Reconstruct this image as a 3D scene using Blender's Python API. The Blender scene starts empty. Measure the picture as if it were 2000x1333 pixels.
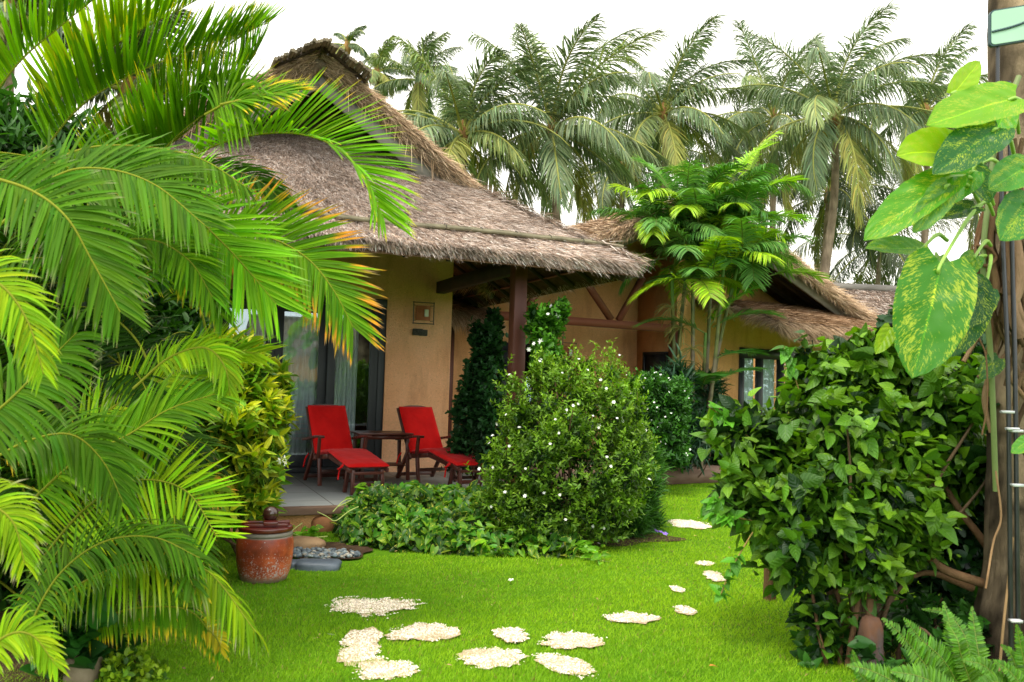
import bpy, math, random
import numpy as np
from mathutils import Vector, Matrix
PI = math.pi
scene = bpy.context.scene
COL = scene.collection
rng = np.random.default_rng(7)

# ------------------------------------------------------------------ camera
FPX = 1667.0
CAM = np.array([0.0, 0.0, 1.4])
PITCH = math.atan((750 - 666.5) / FPX)
ROLL = 0.03
def _rx(a):
    c, s = math.cos(a), math.sin(a); return np.array([[1,0,0],[0,c,-s],[0,s,c]])
def _rz(a):
    c, s = math.cos(a), math.sin(a); return np.array([[c,-s,0],[s,c,0],[0,0,1.]])
RC = _rx(PI/2 + PITCH) @ _rz(ROLL)
def _ray(px, py):
    return RC @ np.array([(px-1000)/FPX, -(py-666.5)/FPX, -1.0])
def W(px, py, Y):                       # survey: photo position at a known distance -> world point
    d = _ray(px, py); return CAM + d*(Y/d[1])
def G(px, py, z=0.0):                   # survey: photo position on level ground -> world point
    d = _ray(px, py); return CAM + d*((z-CAM[2])/d[2])

cd = bpy.data.cameras.new('camera'); cam = bpy.data.objects.new('camera', cd); COL.objects.link(cam)
m = Matrix([list(RC[0])+[CAM[0]], list(RC[1])+[CAM[1]], list(RC[2])+[CAM[2]], [0,0,0,1]])
cam.matrix_world = m
cd.sensor_width = 36; cd.lens = 36*FPX/2000; cd.clip_end = 3000; cd.clip_start = 0.05
cd.dof.use_dof = True; cd.dof.focus_distance = 8.5; cd.dof.aperture_fstop = 4.5
scene.camera = cam

# ------------------------------------------------------------------ helpers
def lin(r, g, b):
    f = lambda c: (c/255/12.92) if c/255 <= .04045 else ((c/255+.055)/1.055)**2.4
    return np.array([f(r), f(g), f(b)])
def nrm(v):
    v = np.asarray(v, float); return v/np.maximum(np.linalg.norm(v, axis=-1, keepdims=True), 1e-9)
def tag(o, label=None, cat=None, group=None, kind=None):
    if label: o['label'] = label
    if cat: o['category'] = cat
    if group: o['group'] = group
    if kind: o['kind'] = kind
    return o
def empty(name, loc, label, cat, group=None, rz=0.0):
    o = bpy.data.objects.new(name, None); COL.objects.link(o)
    o.location = [float(x) for x in loc]; o.rotation_euler = (0, 0, rz); o.empty_display_size = .2
    return tag(o, label, cat, group)

class MB:
    """collects geometry for ONE mesh object"""
    def __init__(s): s.V=[]; s.F=[]; s.C=[]; s.U=[]; s.n=0
    def add(s, V, F, col=(1,1,1), uvw=None):
        V = np.asarray(V, float).reshape(-1,3); F = np.asarray(F, int)
        s.V.append(V); s.F.append(F+s.n)
        c = np.asarray(col, float)
        if c.ndim == 1: c = np.tile(c, (len(V),1))
        s.C.append(c)
        s.U.append(np.zeros((len(V),3)) if uvw is None else np.asarray(uvw, float))
        s.n += len(V)
    def box(s, c, size, R=None, col=(1,1,1)):
        x,y,z = [k/2 for k in size]
        v = np.array([[i*x,j*y,k*z] for i in (-1,1) for j in (-1,1) for k in (-1,1)])
        if R is not None: v = v @ np.asarray(R).T
        s.add(v+np.asarray(c), [[0,1,3,2],[4,6,7,5],[0,4,5,1],[2,3,7,6],[0,2,6,4],[1,5,7,3]], col)
    def bar(s, a, b, w, h, col=(1,1,1), up=(0,0,1)):      # rectangular bar from a to b
        a = np.asarray(a,float); b = np.asarray(b,float); d = nrm(b-a)
        sd = nrm(np.cross(d, up)) if abs(np.dot(d, nrm(up)))<.999 else np.array([1.,0,0])
        u = np.cross(sd, d)
        s.box((a+b)/2, (w, np.linalg.norm(b-a), h), np.stack([sd,d,u],1), col)
    def tube(s, P, r, seg=7, col=(1,1,1), cap=True):
        P = np.asarray(P,float); n=len(P); r = np.broadcast_to(np.asarray(r,float),(n,))
        T = np.gradient(P, axis=0); T = nrm(T)
        ref = np.array([0,0,1.]) if abs(T[0][2])<.9 else np.array([1.,0,0])
        N = nrm(np.cross(T[0], ref)); Ns=[N]
        for i in range(1,n):
            N = N - T[i]*np.dot(N,T[i]); N = nrm(N); Ns.append(N)
        Ns=np.array(Ns); Bs=np.cross(T,Ns)
        a = np.linspace(0,2*PI,seg,endpoint=False)
        V = P[:,None]+r[:,None,None]*(Ns[:,None]*np.cos(a)[None,:,None]+Bs[:,None]*np.sin(a)[None,:,None])
        F=[]
        for i in range(n-1):
            for j in range(seg):
                k=(j+1)%seg; F.append([i*seg+j,i*seg+k,(i+1)*seg+k,(i+1)*seg+j])
        c = np.asarray(col,float)
        if c.ndim==2: c=np.repeat(c,seg,axis=0)
        s.add(V.reshape(-1,3),F,c)
        if cap:
            for e,i in ((0,0),(1,n-1)):
                ring=V[i]; cc=P[i]; vv=np.vstack([ring,cc]); 
                ff=[[j,(j+1)%seg,seg,seg] for j in range(seg)]
                ce = c if c.ndim==1 else np.tile(c[i*seg],(seg+1,1))
                s.add3(vv,[[x[0],x[1],x[2]] if e else [x[1],x[0],x[2]] for x in ff],ce)
    def add3(s,V,F,col=(1,1,1)):
        s.add(V,np.asarray(F,int),col)
    def lathe(s, prof, c=(0,0,0), seg=32, col=(1,1,1)):
        prof=np.asarray(prof,float); a=np.linspace(0,2*PI,seg,endpoint=False)
        V=np.stack([prof[:,0,None]*np.cos(a),prof[:,0,None]*np.sin(a),np.repeat(prof[:,1,None],seg,1)],-1)+np.asarray(c)
        F=[[i*seg+j,i*seg+(j+1)%seg,(i+1)*seg+(j+1)%seg,(i+1)*seg+j] for i in range(len(prof)-1) for j in range(seg)]
        s.add(V.reshape(-1,3),F,col)
    def grid(s, fn, nu, nv, col=(1,1,1)):
        u,v=np.meshgrid(np.linspace(0,1,nu),np.linspace(0,1,nv),indexing='ij')
        P=fn(u,v).reshape(-1,3)
        i,j=np.meshgrid(np.arange(nu-1),np.arange(nv-1),indexing='ij')
        a=(i*nv+j).ravel(); s.add(P,np.stack([a,a+nv,a+nv+1,a+1],1),col)
    def build(s, name, mat, parent=None, smooth=False, bevel=0.0):
        V=np.vstack(s.V); C=np.vstack(s.C); U=np.vstack(s.U)
        me=bpy.data.meshes.new(name)
        me.vertices.add(len(V)); me.vertices.foreach_set('co',V.astype(np.float32).ravel())
        idx=np.concatenate([f.ravel() for f in s.F]); tot=np.concatenate([np.full(len(f),f.shape[1]) for f in s.F])
        me.loops.add(len(idx)); me.loops.foreach_set('vertex_index',idx.astype(np.int32))
        me.polygons.add(len(tot)); st=np.concatenate([[0],np.cumsum(tot)[:-1]])
        me.polygons.foreach_set('loop_start',st.astype(np.int32))
        me.update(calc_edges=True)
        ca=me.color_attributes.new('Col','FLOAT_COLOR','POINT')
        ca.data.foreach_set('color',np.hstack([C,np.ones((len(C),1))]).astype(np.float32).ravel())
        if np.any(U):
            at=me.attributes.new('luv','FLOAT_VECTOR','POINT'); at.data.foreach_set('vector',U.astype(np.float32).ravel())
        if smooth: me.polygons.foreach_set('use_smooth',np.ones(len(tot),bool))
        me.materials.append(mat)
        o=bpy.data.objects.new(name,me); COL.objects.link(o)
        if parent is not None:
            o.parent=parent
        if bevel>0:
            b=o.modifiers.new('bevel','BEVEL'); b.width=bevel; b.segments=2; b.limit_method='ANGLE'
        return o
def spline(P, n):                       # Catmull-Rom through control points
    P=np.asarray(P,float); k=len(P)
    Q=np.vstack([2*P[0]-P[1],P,2*P[-1]-P[-2]])
    t=np.linspace(0,k-1-1e-6,n); i=t.astype(int); f=(t-i)[:,None]
    a,b,c,d=Q[i],Q[i+1],Q[i+2],Q[i+3]
    return .5*((2*b)+(c-a)*f+(2*a-5*b+4*c-d)*f**2+(3*b-a-3*c+d)*f**3)
_nk=np.random.default_rng(99); _K=_nk.normal(size=(14,3)); _PH=_nk.uniform(0,6.28,14)
def fbm(P, scale=1.0):                  # smooth pseudo noise about -1..1
    P=np.asarray(P,float)*scale; o=np.zeros(P.shape[:-1])
    for i in range(14):
        o+=np.sin(P@_K[i]*(1+i*.45)+_PH[i])/(1+i*.35)
    return o/3.2
def copy_tree(o, parent=None):
    c=o.copy(); COL.objects.link(c); c.parent=parent
    for ch in list(o.children): copy_tree(ch,c)
    return c

# ------------------------------------------------------------------ materials
def newmat(name):
    m=bpy.data.materials.new(name); m.use_nodes=True; nt=m.node_tree; nt.nodes.clear(); return m,nt
def N(nt,t,**k):
    n=nt.nodes.new(t)
    for a,b in k.items():
        if a in n.inputs.keys() if isinstance(a,str) else False: n.inputs[a].default_value=b
        else: setattr(n,a,b)
    return n
def coords(nt, scale=(1,1,1)):
    tc=N(nt,'ShaderNodeTexCoord'); mp=N(nt,'ShaderNodeMapping'); mp.inputs['Scale'].default_value=scale
    nt.links.new(tc.outputs['Object'],mp.inputs['Vector']); return mp.outputs['Vector']
def noise(nt,vec,scale,detail=6,rough=.6):
    n=N(nt,'ShaderNodeTexNoise'); n.inputs['Scale'].default_value=scale; n.inputs['Detail'].default_value=detail; n.inputs['Roughness'].default_value=rough
    if vec is not None: nt.links.new(vec,n.inputs['Vector'])
    return n
def ramp(nt,src,stops):
    r=N(nt,'ShaderNodeValToRGB'); e=r.color_ramp.elements
    while len(e)<len(stops): e.new(.5)
    for i,(p,c) in enumerate(stops): e[i].position=p; e[i].color=(*c,1)
    nt.links.new(src,r.inputs['Fac']); return r
def mix(nt,a,b,f,mode='MIX'):
    n=N(nt,'ShaderNodeMix',data_type='RGBA',blend_type=mode)
    for s,v in ((6,a),(7,b)):
        if hasattr(v,'is_linked'): nt.links.new(v,n.inputs[s])
        else: n.inputs[s].default_value=(*v,1)
    if hasattr(f,'is_linked'): nt.links.new(f,n.inputs[0])
    else: n.inputs[0].default_value=f
    return n.outputs[2]
def bump(nt,src,strength,dist=.01):
    b=N(nt,'ShaderNodeBump'); b.inputs['Strength'].default_value=strength; b.inputs['Distance'].default_value=dist
    nt.links.new(src,b.inputs['Height']); return b.outputs[0]
def finish(nt,color,rough=.8,normal=None,spec=.3,metal=0,coat=0):
    p=N(nt,'ShaderNodeBsdfPrincipled'); o=N(nt,'ShaderNodeOutputMaterial')
    if hasattr(color,'is_linked'): nt.links.new(color,p.inputs['Base Color'])
    else: p.inputs['Base Color'].default_value=(*color,1)
    if hasattr(rough,'is_linked'): nt.links.new(rough,p.inputs['Roughness'])
    else: p.inputs['Roughness'].default_value=rough
    p.inputs['Specular IOR Level'].default_value=spec; p.inputs['Metallic'].default_value=metal; p.inputs['Coat Weight'].default_value=coat
    if normal is not None: nt.links.new(normal,p.inputs['Normal'])
    nt.links.new(p.outputs[0],o.inputs[0]); return p
def attr(nt,name='Col'):
    a=N(nt,'ShaderNodeAttribute'); a.attribute_name=name; return a
def noisy(name,c1,c2,scale,rough=.8,bmp=.3,bs=None,stretch=(1,1,1),bd=.01,spec=.3,c3=None,coat=0,usecol=False):
    m,nt=newmat(name); v=coords(nt,stretch)
    n1=noise(nt,v,scale); st=[(.3,c1),(.7,c2)]
    if c3 is not None: st=[(.28,c1),(.5,c2),(.72,c3)]
    r=ramp(nt,n1.outputs['Fac'],st).outputs[0]
    if usecol: r=mix(nt,r,attr(nt).outputs['Color'],1.0,'MULTIPLY')
    n2=noise(nt,v,bs or scale*4,8,.7)
    finish(nt,r,rough,bump(nt,n2.outputs['Fac'],bmp,bd),spec,coat=coat); return m
def leafmat(name, rough=.42, trans=.35, spec=.45, veins=None, streak=None, tint=(1.25,1.35,.35)):
    m,nt=newmat(name); a=attr(nt); c=a.outputs['Color']
    n1=noise(nt,coords(nt),9,3); c=mix(nt,c,mix(nt,c,(1.35,1.2,.9),1.0,'MULTIPLY'),n1.outputs['Fac'])
    if streak is not None:               # variegation laid out in each leaf's own coordinates
        l=attr(nt,'luv'); 
        s0=N(nt,'ShaderNodeSeparateXYZ'); nt.links.new(l.outputs['Vector'],s0.inputs[0]); a0=N(nt,'ShaderNodeMath',operation='ABSOLUTE'); nt.links.new(s0.outputs[0],a0.inputs[0]); m0=N(nt,'ShaderNodeMath',operation='MULTIPLY_ADD'); nt.links.new(a0.outputs[0],m0.inputs[0]); m0.inputs[1].default_value=-.35; nt.links.new(s0.outputs[1],m0.inputs[2]); cb=N(nt,'ShaderNodeCombineXYZ'); nt.links.new(s0.outputs[0],cb.inputs[0]); nt.links.new(m0.outputs[0],cb.inputs[1]); nt.links.new(s0.outputs[2],cb.inputs[2]); mp=N(nt,'ShaderNodeMapping'); mp.inputs['Scale'].default_value=streak['scale']; nt.links.new(cb.outputs[0],mp.inputs['Vector'])
        ns=noise(nt,mp.outputs[0],1.0,5,.65)
        nb=noise(nt,l.outputs['Vector'],streak.get('big',.9),2)
        ad=N(nt,'ShaderNodeMath',operation='MULTIPLY_ADD'); nt.links.new(nb.outputs['Fac'],ad.inputs[0]); ad.inputs[1].default_value=.5; nt.links.new(ns.outputs['Fac'],ad.inputs[2])
        t=streak['t']; rr=ramp(nt,ad.outputs[0],[(t,(0,0,0)),(t+.035,(1,1,1))])
        c=mix(nt,c,streak['col'],rr.outputs[0])
    nrmo=None
    if veins:
        l=attr(nt,'luv'); sp=N(nt,'ShaderNodeSeparateXYZ'); nt.links.new(l.outputs['Vector'],sp.inputs[0])
        ab=N(nt,'ShaderNodeMath',operation='ABSOLUTE'); nt.links.new(sp.outputs[0],ab.inputs[0])
        ma=N(nt,'ShaderNodeMath',operation='MULTIPLY_ADD'); nt.links.new(ab.outputs[0],ma.inputs[0]); ma.inputs[1].default_value=-.35; nt.links.new(sp.outputs[1],ma.inputs[2])
        mu=N(nt,'ShaderNodeMath',operation='MULTIPLY'); nt.links.new(ma.outputs[0],mu.inputs[0]); mu.inputs[1].default_value=veins*6.283
        sn=N(nt,'ShaderNodeMath',operation='SINE'); nt.links.new(mu.outputs[0],sn.inputs[0])
        nrmo=bump(nt,sn.outputs[0],.25,.004)
        mr=ramp(nt,ab.outputs[0],[(.012,(1,1,1)),(.035,(0,0,0))])
        c=mix(nt,c,mix(nt,c,(1.9,1.6,1.4),1.0,'MULTIPLY'),mr.outputs[0])
    p=N(nt,'ShaderNodeBsdfPrincipled'); nt.links.new(c,p.inputs['Base Color']); p.inputs['Roughness'].default_value=rough; p.inputs['Specular IOR Level'].default_value=spec
    if nrmo is not None: nt.links.new(nrmo,p.inputs['Normal'])
    t=N(nt,'ShaderNodeBsdfTranslucent'); nt.links.new(mix(nt,c,tint,1.0,'MULTIPLY'),t.inputs['Color'])
    ms=N(nt,'ShaderNodeMixShader'); ms.inputs[0].default_value=trans
    o=N(nt,'ShaderNodeOutputMaterial'); nt.links.new(p.outputs[0],ms.inputs[1]); nt.links.new(t.outputs[0],ms.inputs[2]); nt.links.new(ms.outputs[0],o.inputs[0])
    return m
def colmat(name,rough=.8,spec=.25,bmp=0,bs=60,var=True):
    m,nt=newmat(name); c=attr(nt).outputs['Color']
    v=coords(nt); n1=noise(nt,v,bs); 
    if var: c=mix(nt,c,mix(nt,c,(1.4,1.35,1.3),1.0,'MULTIPLY'),n1.outputs['Fac'])
    finish(nt,c,rough,bump(nt,n1.outputs['Fac'],bmp,.01) if bmp else None,spec); return m

M={}
def adobe(name,c1,c2,c3):
    m,nt=newmat(name); v=coords(nt)
    big=noise(nt,v,1.3,4); fine=noise(nt,v,38,8,.75)
    vo=N(nt,'ShaderNodeTexNoise'); vo.inputs['Scale'].default_value=55; vo.inputs['Detail'].default_value=3; vo.inputs['Distortion'].default_value=2.5
    nt.links.new(v,vo.inputs['Vector'])
    c=ramp(nt,big.outputs['Fac'],[(.3,c1),(.5,c2),(.72,c3)]).outputs[0]
    c=mix(nt,c,mix(nt,c,(.55,.48,.4),1.0,'MULTIPLY'),ramp(nt,vo.outputs['Fac'],[(.3,(1,1,1)),(.4,(0,0,0))]).outputs[0])
    c=mix(nt,c,mix(nt,c,(1.25,1.22,1.2),1.0,'MULTIPLY'),ramp(nt,fine.outputs['Fac'],[(.5,(0,0,0)),(.75,(1,1,1))]).outputs[0])
    stn=noise(nt,coords(nt,(1.6,1.6,.35)),2.6,5,.65); c=mix(nt,c,mix(nt,c,(.66,.60,.55),1.0,'MULTIPLY'),ramp(nt,stn.outputs['Fac'],[(.5,(0,0,0)),(.78,(.8,.8,.8))]).outputs[0])
    b=bump(nt,fine.outputs['Fac'],.95,.016)
    b2=N(nt,'ShaderNodeBump'); b2.inputs['Strength'].default_value=.6; b2.inputs['Distance'].default_value=.02
    nt.links.new(vo.outputs['Fac'],b2.inputs['Height']); nt.links.new(b,b2.inputs['Normal'])
    finish(nt,c,.92,b2.outputs[0],.1); return m
M['adobe']=adobe('adobe_plaster',(.80,.39,.195),(.86,.445,.24),(.89,.50,.29))
M['adobe_dark']=adobe('adobe_plaster_ochre',(.68,.33,.13),(.75,.38,.16),(.80,.44,.20))
M['redwood']=noisy('red_stained_timber',(.085,.022,.012),(.15,.045,.025),6,.5,.25,60,(1,1,.08),.004,.4)
M['beamwood']=noisy('reddish_beam_timber',(.16,.045,.022),(.24,.075,.04),5,.6,.25,50,(.2,1,1),.004,.3)
M['darkwood']=noisy('dark_roof_timber',(.02,.011,.006),(.045,.024,.012),5,.7,.3,40)
M['greywood']=noisy('weathered_grey_board',(.115,.10,.085),(.24,.215,.19),4,.8,.4,40,(.25,1,1),.005,.2)
M['doorframe']=noisy('dark_grey_door_paint',(.018,.02,.022),(.03,.033,.035),3,.45,.12,50,(1,1,.1),.003,.4)
M['chairwood']=noisy('dark_red_chair_timber',(.055,.012,.007),(.115,.028,.014),9,.35,.2,60,(1,.2,1),.003,.5)
M['bamboo']=noisy('weathered_bamboo',(.10,.085,.06),(.21,.18,.13),8,.7,.3,50,usecol=True)
M['straw']=colmat('thatch_straw',.9,.1)
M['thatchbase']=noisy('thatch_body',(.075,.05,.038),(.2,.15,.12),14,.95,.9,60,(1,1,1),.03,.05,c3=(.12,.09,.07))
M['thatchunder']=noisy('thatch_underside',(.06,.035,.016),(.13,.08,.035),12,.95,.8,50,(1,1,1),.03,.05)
M['soil']=noisy('dark_soil',(.035,.02,.012),(.10,.062,.035),9,.95,.8,70,(1,1,1),.02,.1)
M['stone']=noisy('garden_stone',(.20,.13,.075),(.34,.25,.16),5,.8,.5,40,(1,1,1),.01,.25,usecol=True)
M['slate']=noisy('blue_grey_slate',(.05,.065,.085),(.11,.135,.165),6,.45,.4,45,(1,1,1),.006,.5)
M['pebble']=colmat('pebbles',.55,.4)
M['bark']=noisy('bark',(.10,.075,.05),(.24,.19,.14),6,.9,.9,30,(1,1,.35),.02,.1,usecol=True)
M['treebark']=noisy('grey_tree_bark',(.17,.14,.105),(.42,.36,.29),5,.9,1.0,26,(1,1,.4),.03,.1,usecol=True)
M['stem']=colmat('green_stem',.5,.35)
M['black']=noisy('black_plastic',(.008,.008,.009),(.02,.02,.022),9,.3,.1,60,spec=.5)
M['leaf_areca']=leafmat('areca_leaf',.55,.40,.12)
M['leaf_coco']=leafmat('coconut_leaf',.5,.22,.3,tint=(1.0,1.15,.75))
M['leaf_fan']=leafmat('palm_leaf_glossy',.42,.3,.35)
M['leaf_small']=leafmat('small_leaf',.45,.3,.28)
M['leaf_croton']=leafmat('croton_leaf',.45,.3,.3,veins=6)
M['leaf_hib']=leafmat('hibiscus_leaf',.42,.28,.32,veins=5)
M['leaf_pothos']=leafmat('pothos_leaf',.42,.3,.3,veins=None,streak=dict(scale=(5,1.3,3),t=.86,col=(.50,.50,.05),big=1.3))
M['leaf_bigpothos']=leafmat('giant_pothos_leaf',.42,.42,.3,veins=5,streak=dict(scale=(9,75,3),t=.815,col=(.34,.42,.03),big=2.6),tint=(1.5,1.5,.2))
M['grassblade']=leafmat('grass_blade',.6,.3,.2)
M['petal']=colmat('petal',.6,.2,var=False)
m,nt=newmat('curtain_fabric'); v=coords(nt); n1=noise(nt,v,30,4)
p=N(nt,'ShaderNodeBsdfPrincipled'); nt.links.new(ramp(nt,n1.outputs['Fac'],[(.3,(.80,.90,.90)),(.7,(.88,.95,.93))]).outputs[0],p.inputs['Base Color']); p.inputs['Roughness'].default_value=.9
o=N(nt,'ShaderNodeOutputMaterial'); nt.links.new(p.outputs[0],o.inputs[0]); M['curtain']=m
# window glass: mirror-like by fresnel over clear
m,nt=newmat('window_glass'); g=N(nt,'ShaderNodeBsdfGlossy'); g.inputs['Roughness'].default_value=.0; g.inputs['Color'].default_value=(.80,.93,1,1)
t=N(nt,'ShaderNodeBsdfTransparent'); t.inputs['Color'].default_value=(.98,1,1,1)
fr=N(nt,'ShaderNodeFresnel'); fr.inputs['IOR'].default_value=1.9
mm=N(nt,'ShaderNodeMath',operation='MULTIPLY_ADD'); nt.links.new(fr.outputs[0],mm.inputs[0]); mm.inputs[1].default_value=2.0; mm.inputs[2].default_value=.04; mm.use_clamp=True
ms=N(nt,'ShaderNodeMixShader'); nt.links.new(mm.outputs[0],ms.inputs[0]); nt.links.new(t.outputs[0],ms.inputs[1]); nt.links.new(g.outputs[0],ms.inputs[2])
o=N(nt,'ShaderNodeOutputMaterial'); nt.links.new(ms.outputs[0],o.inputs[0]); M['glass']=m
# red cushion fabric
m,nt=newmat('red_cushion_fabric'); v=coords(nt); n1=noise(nt,v,5,3); n2=noise(nt,v,420,2)
c=ramp(nt,n1.outputs['Fac'],[(.3,(.55,.003,.003)),(.7,(.72,.008,.006))]).outputs[0]
b1=bump(nt,n1.outputs['Fac'],.5,.03); b2=N(nt,'ShaderNodeBump'); b2.inputs['Strength'].default_value=.25; b2.inputs['Distance'].default_value=.001
nt.links.new(n2.outputs['Fac'],b2.inputs['Height']); nt.links.new(b1,b2.inputs['Normal'])
p=finish(nt,c,.85,b2.outputs[0],.15); p.inputs['Sheen Weight'].default_value=.25; p.inputs['Sheen Tint'].default_value=(1,.3,.3,1); M['cushion']=m
# terrace tiles (joints follow the terrace's own axes)
m,nt=newmat('grey_stone_tiles'); v=coords(nt)
br=N(nt,'ShaderNodeTexBrick'); nt.links.new(v,br.inputs['Vector']); br.offset=0; br.squash=1
br.inputs['Scale'].default_value=1; br.inputs['Brick Width'].default_value=.6; br.inputs['Row Height'].default_value=.6; br.inputs['Mortar Size'].default_value=.006
br.inputs['Color1'].default_value=(.245,.25,.235,1); br.inputs['Color2'].default_value=(.29,.295,.275,1); br.inputs['Mortar'].default_value=(.10,.09,.075,1); br.inputs['Mortar Smooth'].default_value=.2
n1=noise(nt,v,4,6); c=mix(nt,br.outputs['Color'],mix(nt,br.outputs['Color'],(.72,.72,.74),1.0,'MULTIPLY'),n1.outputs['Fac'])
n2=noise(nt,v,90,4); finish(nt,c,.6,bump(nt,n2.outputs['Fac'],.15,.003),.35); M['tiles']=m
M['nosing']=noisy('brown_stone_edge',(.12,.065,.04),(.25,.16,.11),7,.7,.4,50,(.3,1,1),.005,.3)
# glazed clay jar
m,nt=newmat('glazed_clay'); v=coords(nt); n1=noise(nt,v,4.5,5); n2=noise(nt,v,70,3,.8); n3=noise(nt,v,3.2,3)
sp=N(nt,'ShaderNodeSeparateXYZ'); nt.links.new(v,sp.inputs[0])
c=ramp(nt,n1.outputs['Fac'],[(.3,(.10,.020,.009)),(.46,(.30,.045,.014)),(.62,(.55,.11,.03))]).outputs[0]
hm=N(nt,'ShaderNodeMapRange'); nt.links.new(sp.outputs[2],hm.inputs[0]); hm.inputs[1].default_value=.30; hm.inputs[2].default_value=.02
ad=N(nt,'ShaderNodeMath',operation='MULTIPLY_ADD'); nt.links.new(hm.outputs[0],ad.inputs[0]); ad.inputs[1].default_value=.12; nt.links.new(n2.outputs['Fac'],ad.inputs[2])
ad2=N(nt,'ShaderNodeMath',operation='MULTIPLY_ADD'); nt.links.new(n3.outputs['Fac'],ad2.inputs[0]); ad2.inputs[1].default_value=.25; nt.links.new(ad.outputs[0],ad2.inputs[2])
sp2=ramp(nt,ad2.outputs[0],[(.76,(0,0,0)),(.82,(1,1,1))]); c=mix(nt,c,(.48,.42,.44),sp2.outputs[0])
rim=ramp(nt,sp.outputs[2],[(.325,(0,0,0)),(.335,(1,1,1))]); c=mix(nt,c,(.19,.165,.13),rim.outputs[0])
bot=ramp(nt,sp.outputs[2],[(.02,(1,1,1)),(.06,(0,0,0))]); c=mix(nt,c,(.20,.13,.09),bot.outputs[0])
finish(nt,c,.38,bump(nt,n2.outputs['Fac'],.3,.003),.5); M['jar']=m
M['lidwood']=noisy('red_lacquered_lid',(.07,.006,.004),(.14,.014,.009),10,.3,.2,60,(1,.15,1),.003,.55,coat=.3)
M['ballwood']=noisy('polished_knob_wood',(.035,.012,.008),(.075,.026,.016),8,.22,.1,60,spec=.6,coat=.4)
M['ceramic']=noisy('lamp_terracotta',(.30,.085,.03),(.42,.14,.055),12,.6,.3,60)
M['opal']=noisy('opal_glass',(.6,.6,.5),(.68,.68,.58),5,.3,.05)
M['signface']=noisy('pale_green_sign_face',(.27,.42,.31),(.31,.47,.35),3,.35,.05)
M['signdark']=noisy('dark_teal_sign_paint',(.02,.05,.055),(.03,.065,.07),3,.4,.05)
M['tin']=noisy('grey_roof_sheet',(.38,.40,.42),(.5,.52,.54),3,.5,.3,20,(3,.3,1))
M['plaque']=noisy('carved_dark_stone',(.02,.018,.015),(.09,.085,.075),60,.7,1.0,120,(1,1,1),.01)
# ground sheets
m,nt=newmat('turf_ground'); v=coords(nt); n1=noise(nt,v,.9,5); n2=noise(nt,v,45,6,.8)
c=ramp(nt,n1.outputs['Fac'],[(.3,(.07,.17,.004)),(.7,(.11,.25,.006))]).outputs[0]
c=mix(nt,c,(.09,.075,.03),ramp(nt,n2.outputs['Fac'],[(.62,(0,0,0)),(.78,(.6,.6,.6))]).outputs[0])
finish(nt,c,.9,bump(nt,n2.outputs['Fac'],.8,.02),.1); M['turf']=m
M['sand']=noisy('coral_sand',(.40,.29,.16),(.58,.46,.30),60,.9,.8,150,(1,1,1),.01,.1)
# ================================================================== SETTING
ident = Matrix.Identity(4)
WM = {}                                    # world matrix of things (by object name)
def thing(name, loc, label, cat, group=None, rz=0.0):
    o = empty(name, loc, label, cat, group, rz)
    WM[o.name] = Matrix.Translation(Vector([float(x) for x in loc])) @ Matrix.Rotation(rz, 4, 'Z'); return o
def wbuild(mb, name, mat, parent=None, **k):   # geometry given in world coordinates, under a located parent
    o = mb.build(name, mat, parent, **k)
    if parent is not None and parent.name in WM: o.matrix_parent_inverse = WM[parent.name].inverted()
    return o
class Frame:
    def __init__(s, O, th):
        th = math.radians(th); s.O = np.array([O[0], O[1], 0.0]); s.u = np.array([math.sin(th), math.cos(th), 0]); s.n = np.array([math.cos(th), -math.sin(th), 0]); s.rz = PI/2-th
    def w(s, x, y, z=0): return s.O + s.u*x - s.n*y + np.array([0,0,z])
    def hit(s, px, py, y=0):                # local x,z where the photo ray meets the plane at local y
        d = _ray(px, py); t = (np.dot(s.O-CAM, s.n) - y + CAM[2]*0)/np.dot(d, s.n); P = CAM+d*t
        return np.dot(P-s.O, s.u), P[2]
F1 = Frame((-2.685, 10.552), 67)
F2 = Frame((4.237, 15.8), 60)
TZ = .22

# ---- ground sheet, reaching the horizon
g = MB()
xs = np.concatenate([[-900,-200,-60,-25], np.linspace(-12,14,66), [25,60,200,900]])
ys = np.concatenate([[-900,-200,-60,-20,-8], np.linspace(-2,18,60), [25,40,80,250,1500]])
X,Y = np.meshgrid(xs, ys, indexing='ij')
Z = fbm(np.stack([X,Y,0*X],-1), .9)*.012*((abs(X)<13)&(Y<18)&(Y>-2)) - .008
a = (np.arange(len(xs)-1)[:,None]*len(ys)+np.arange(len(ys)-1)[None]).ravel()
g.add(np.stack([X,Y,Z],-1).reshape(-1,3), np.stack([a,a+len(ys),a+len(ys)+1,a+1],1))
tag(g.build('ground', M['turf'], smooth=True), kind='structure')

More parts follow.
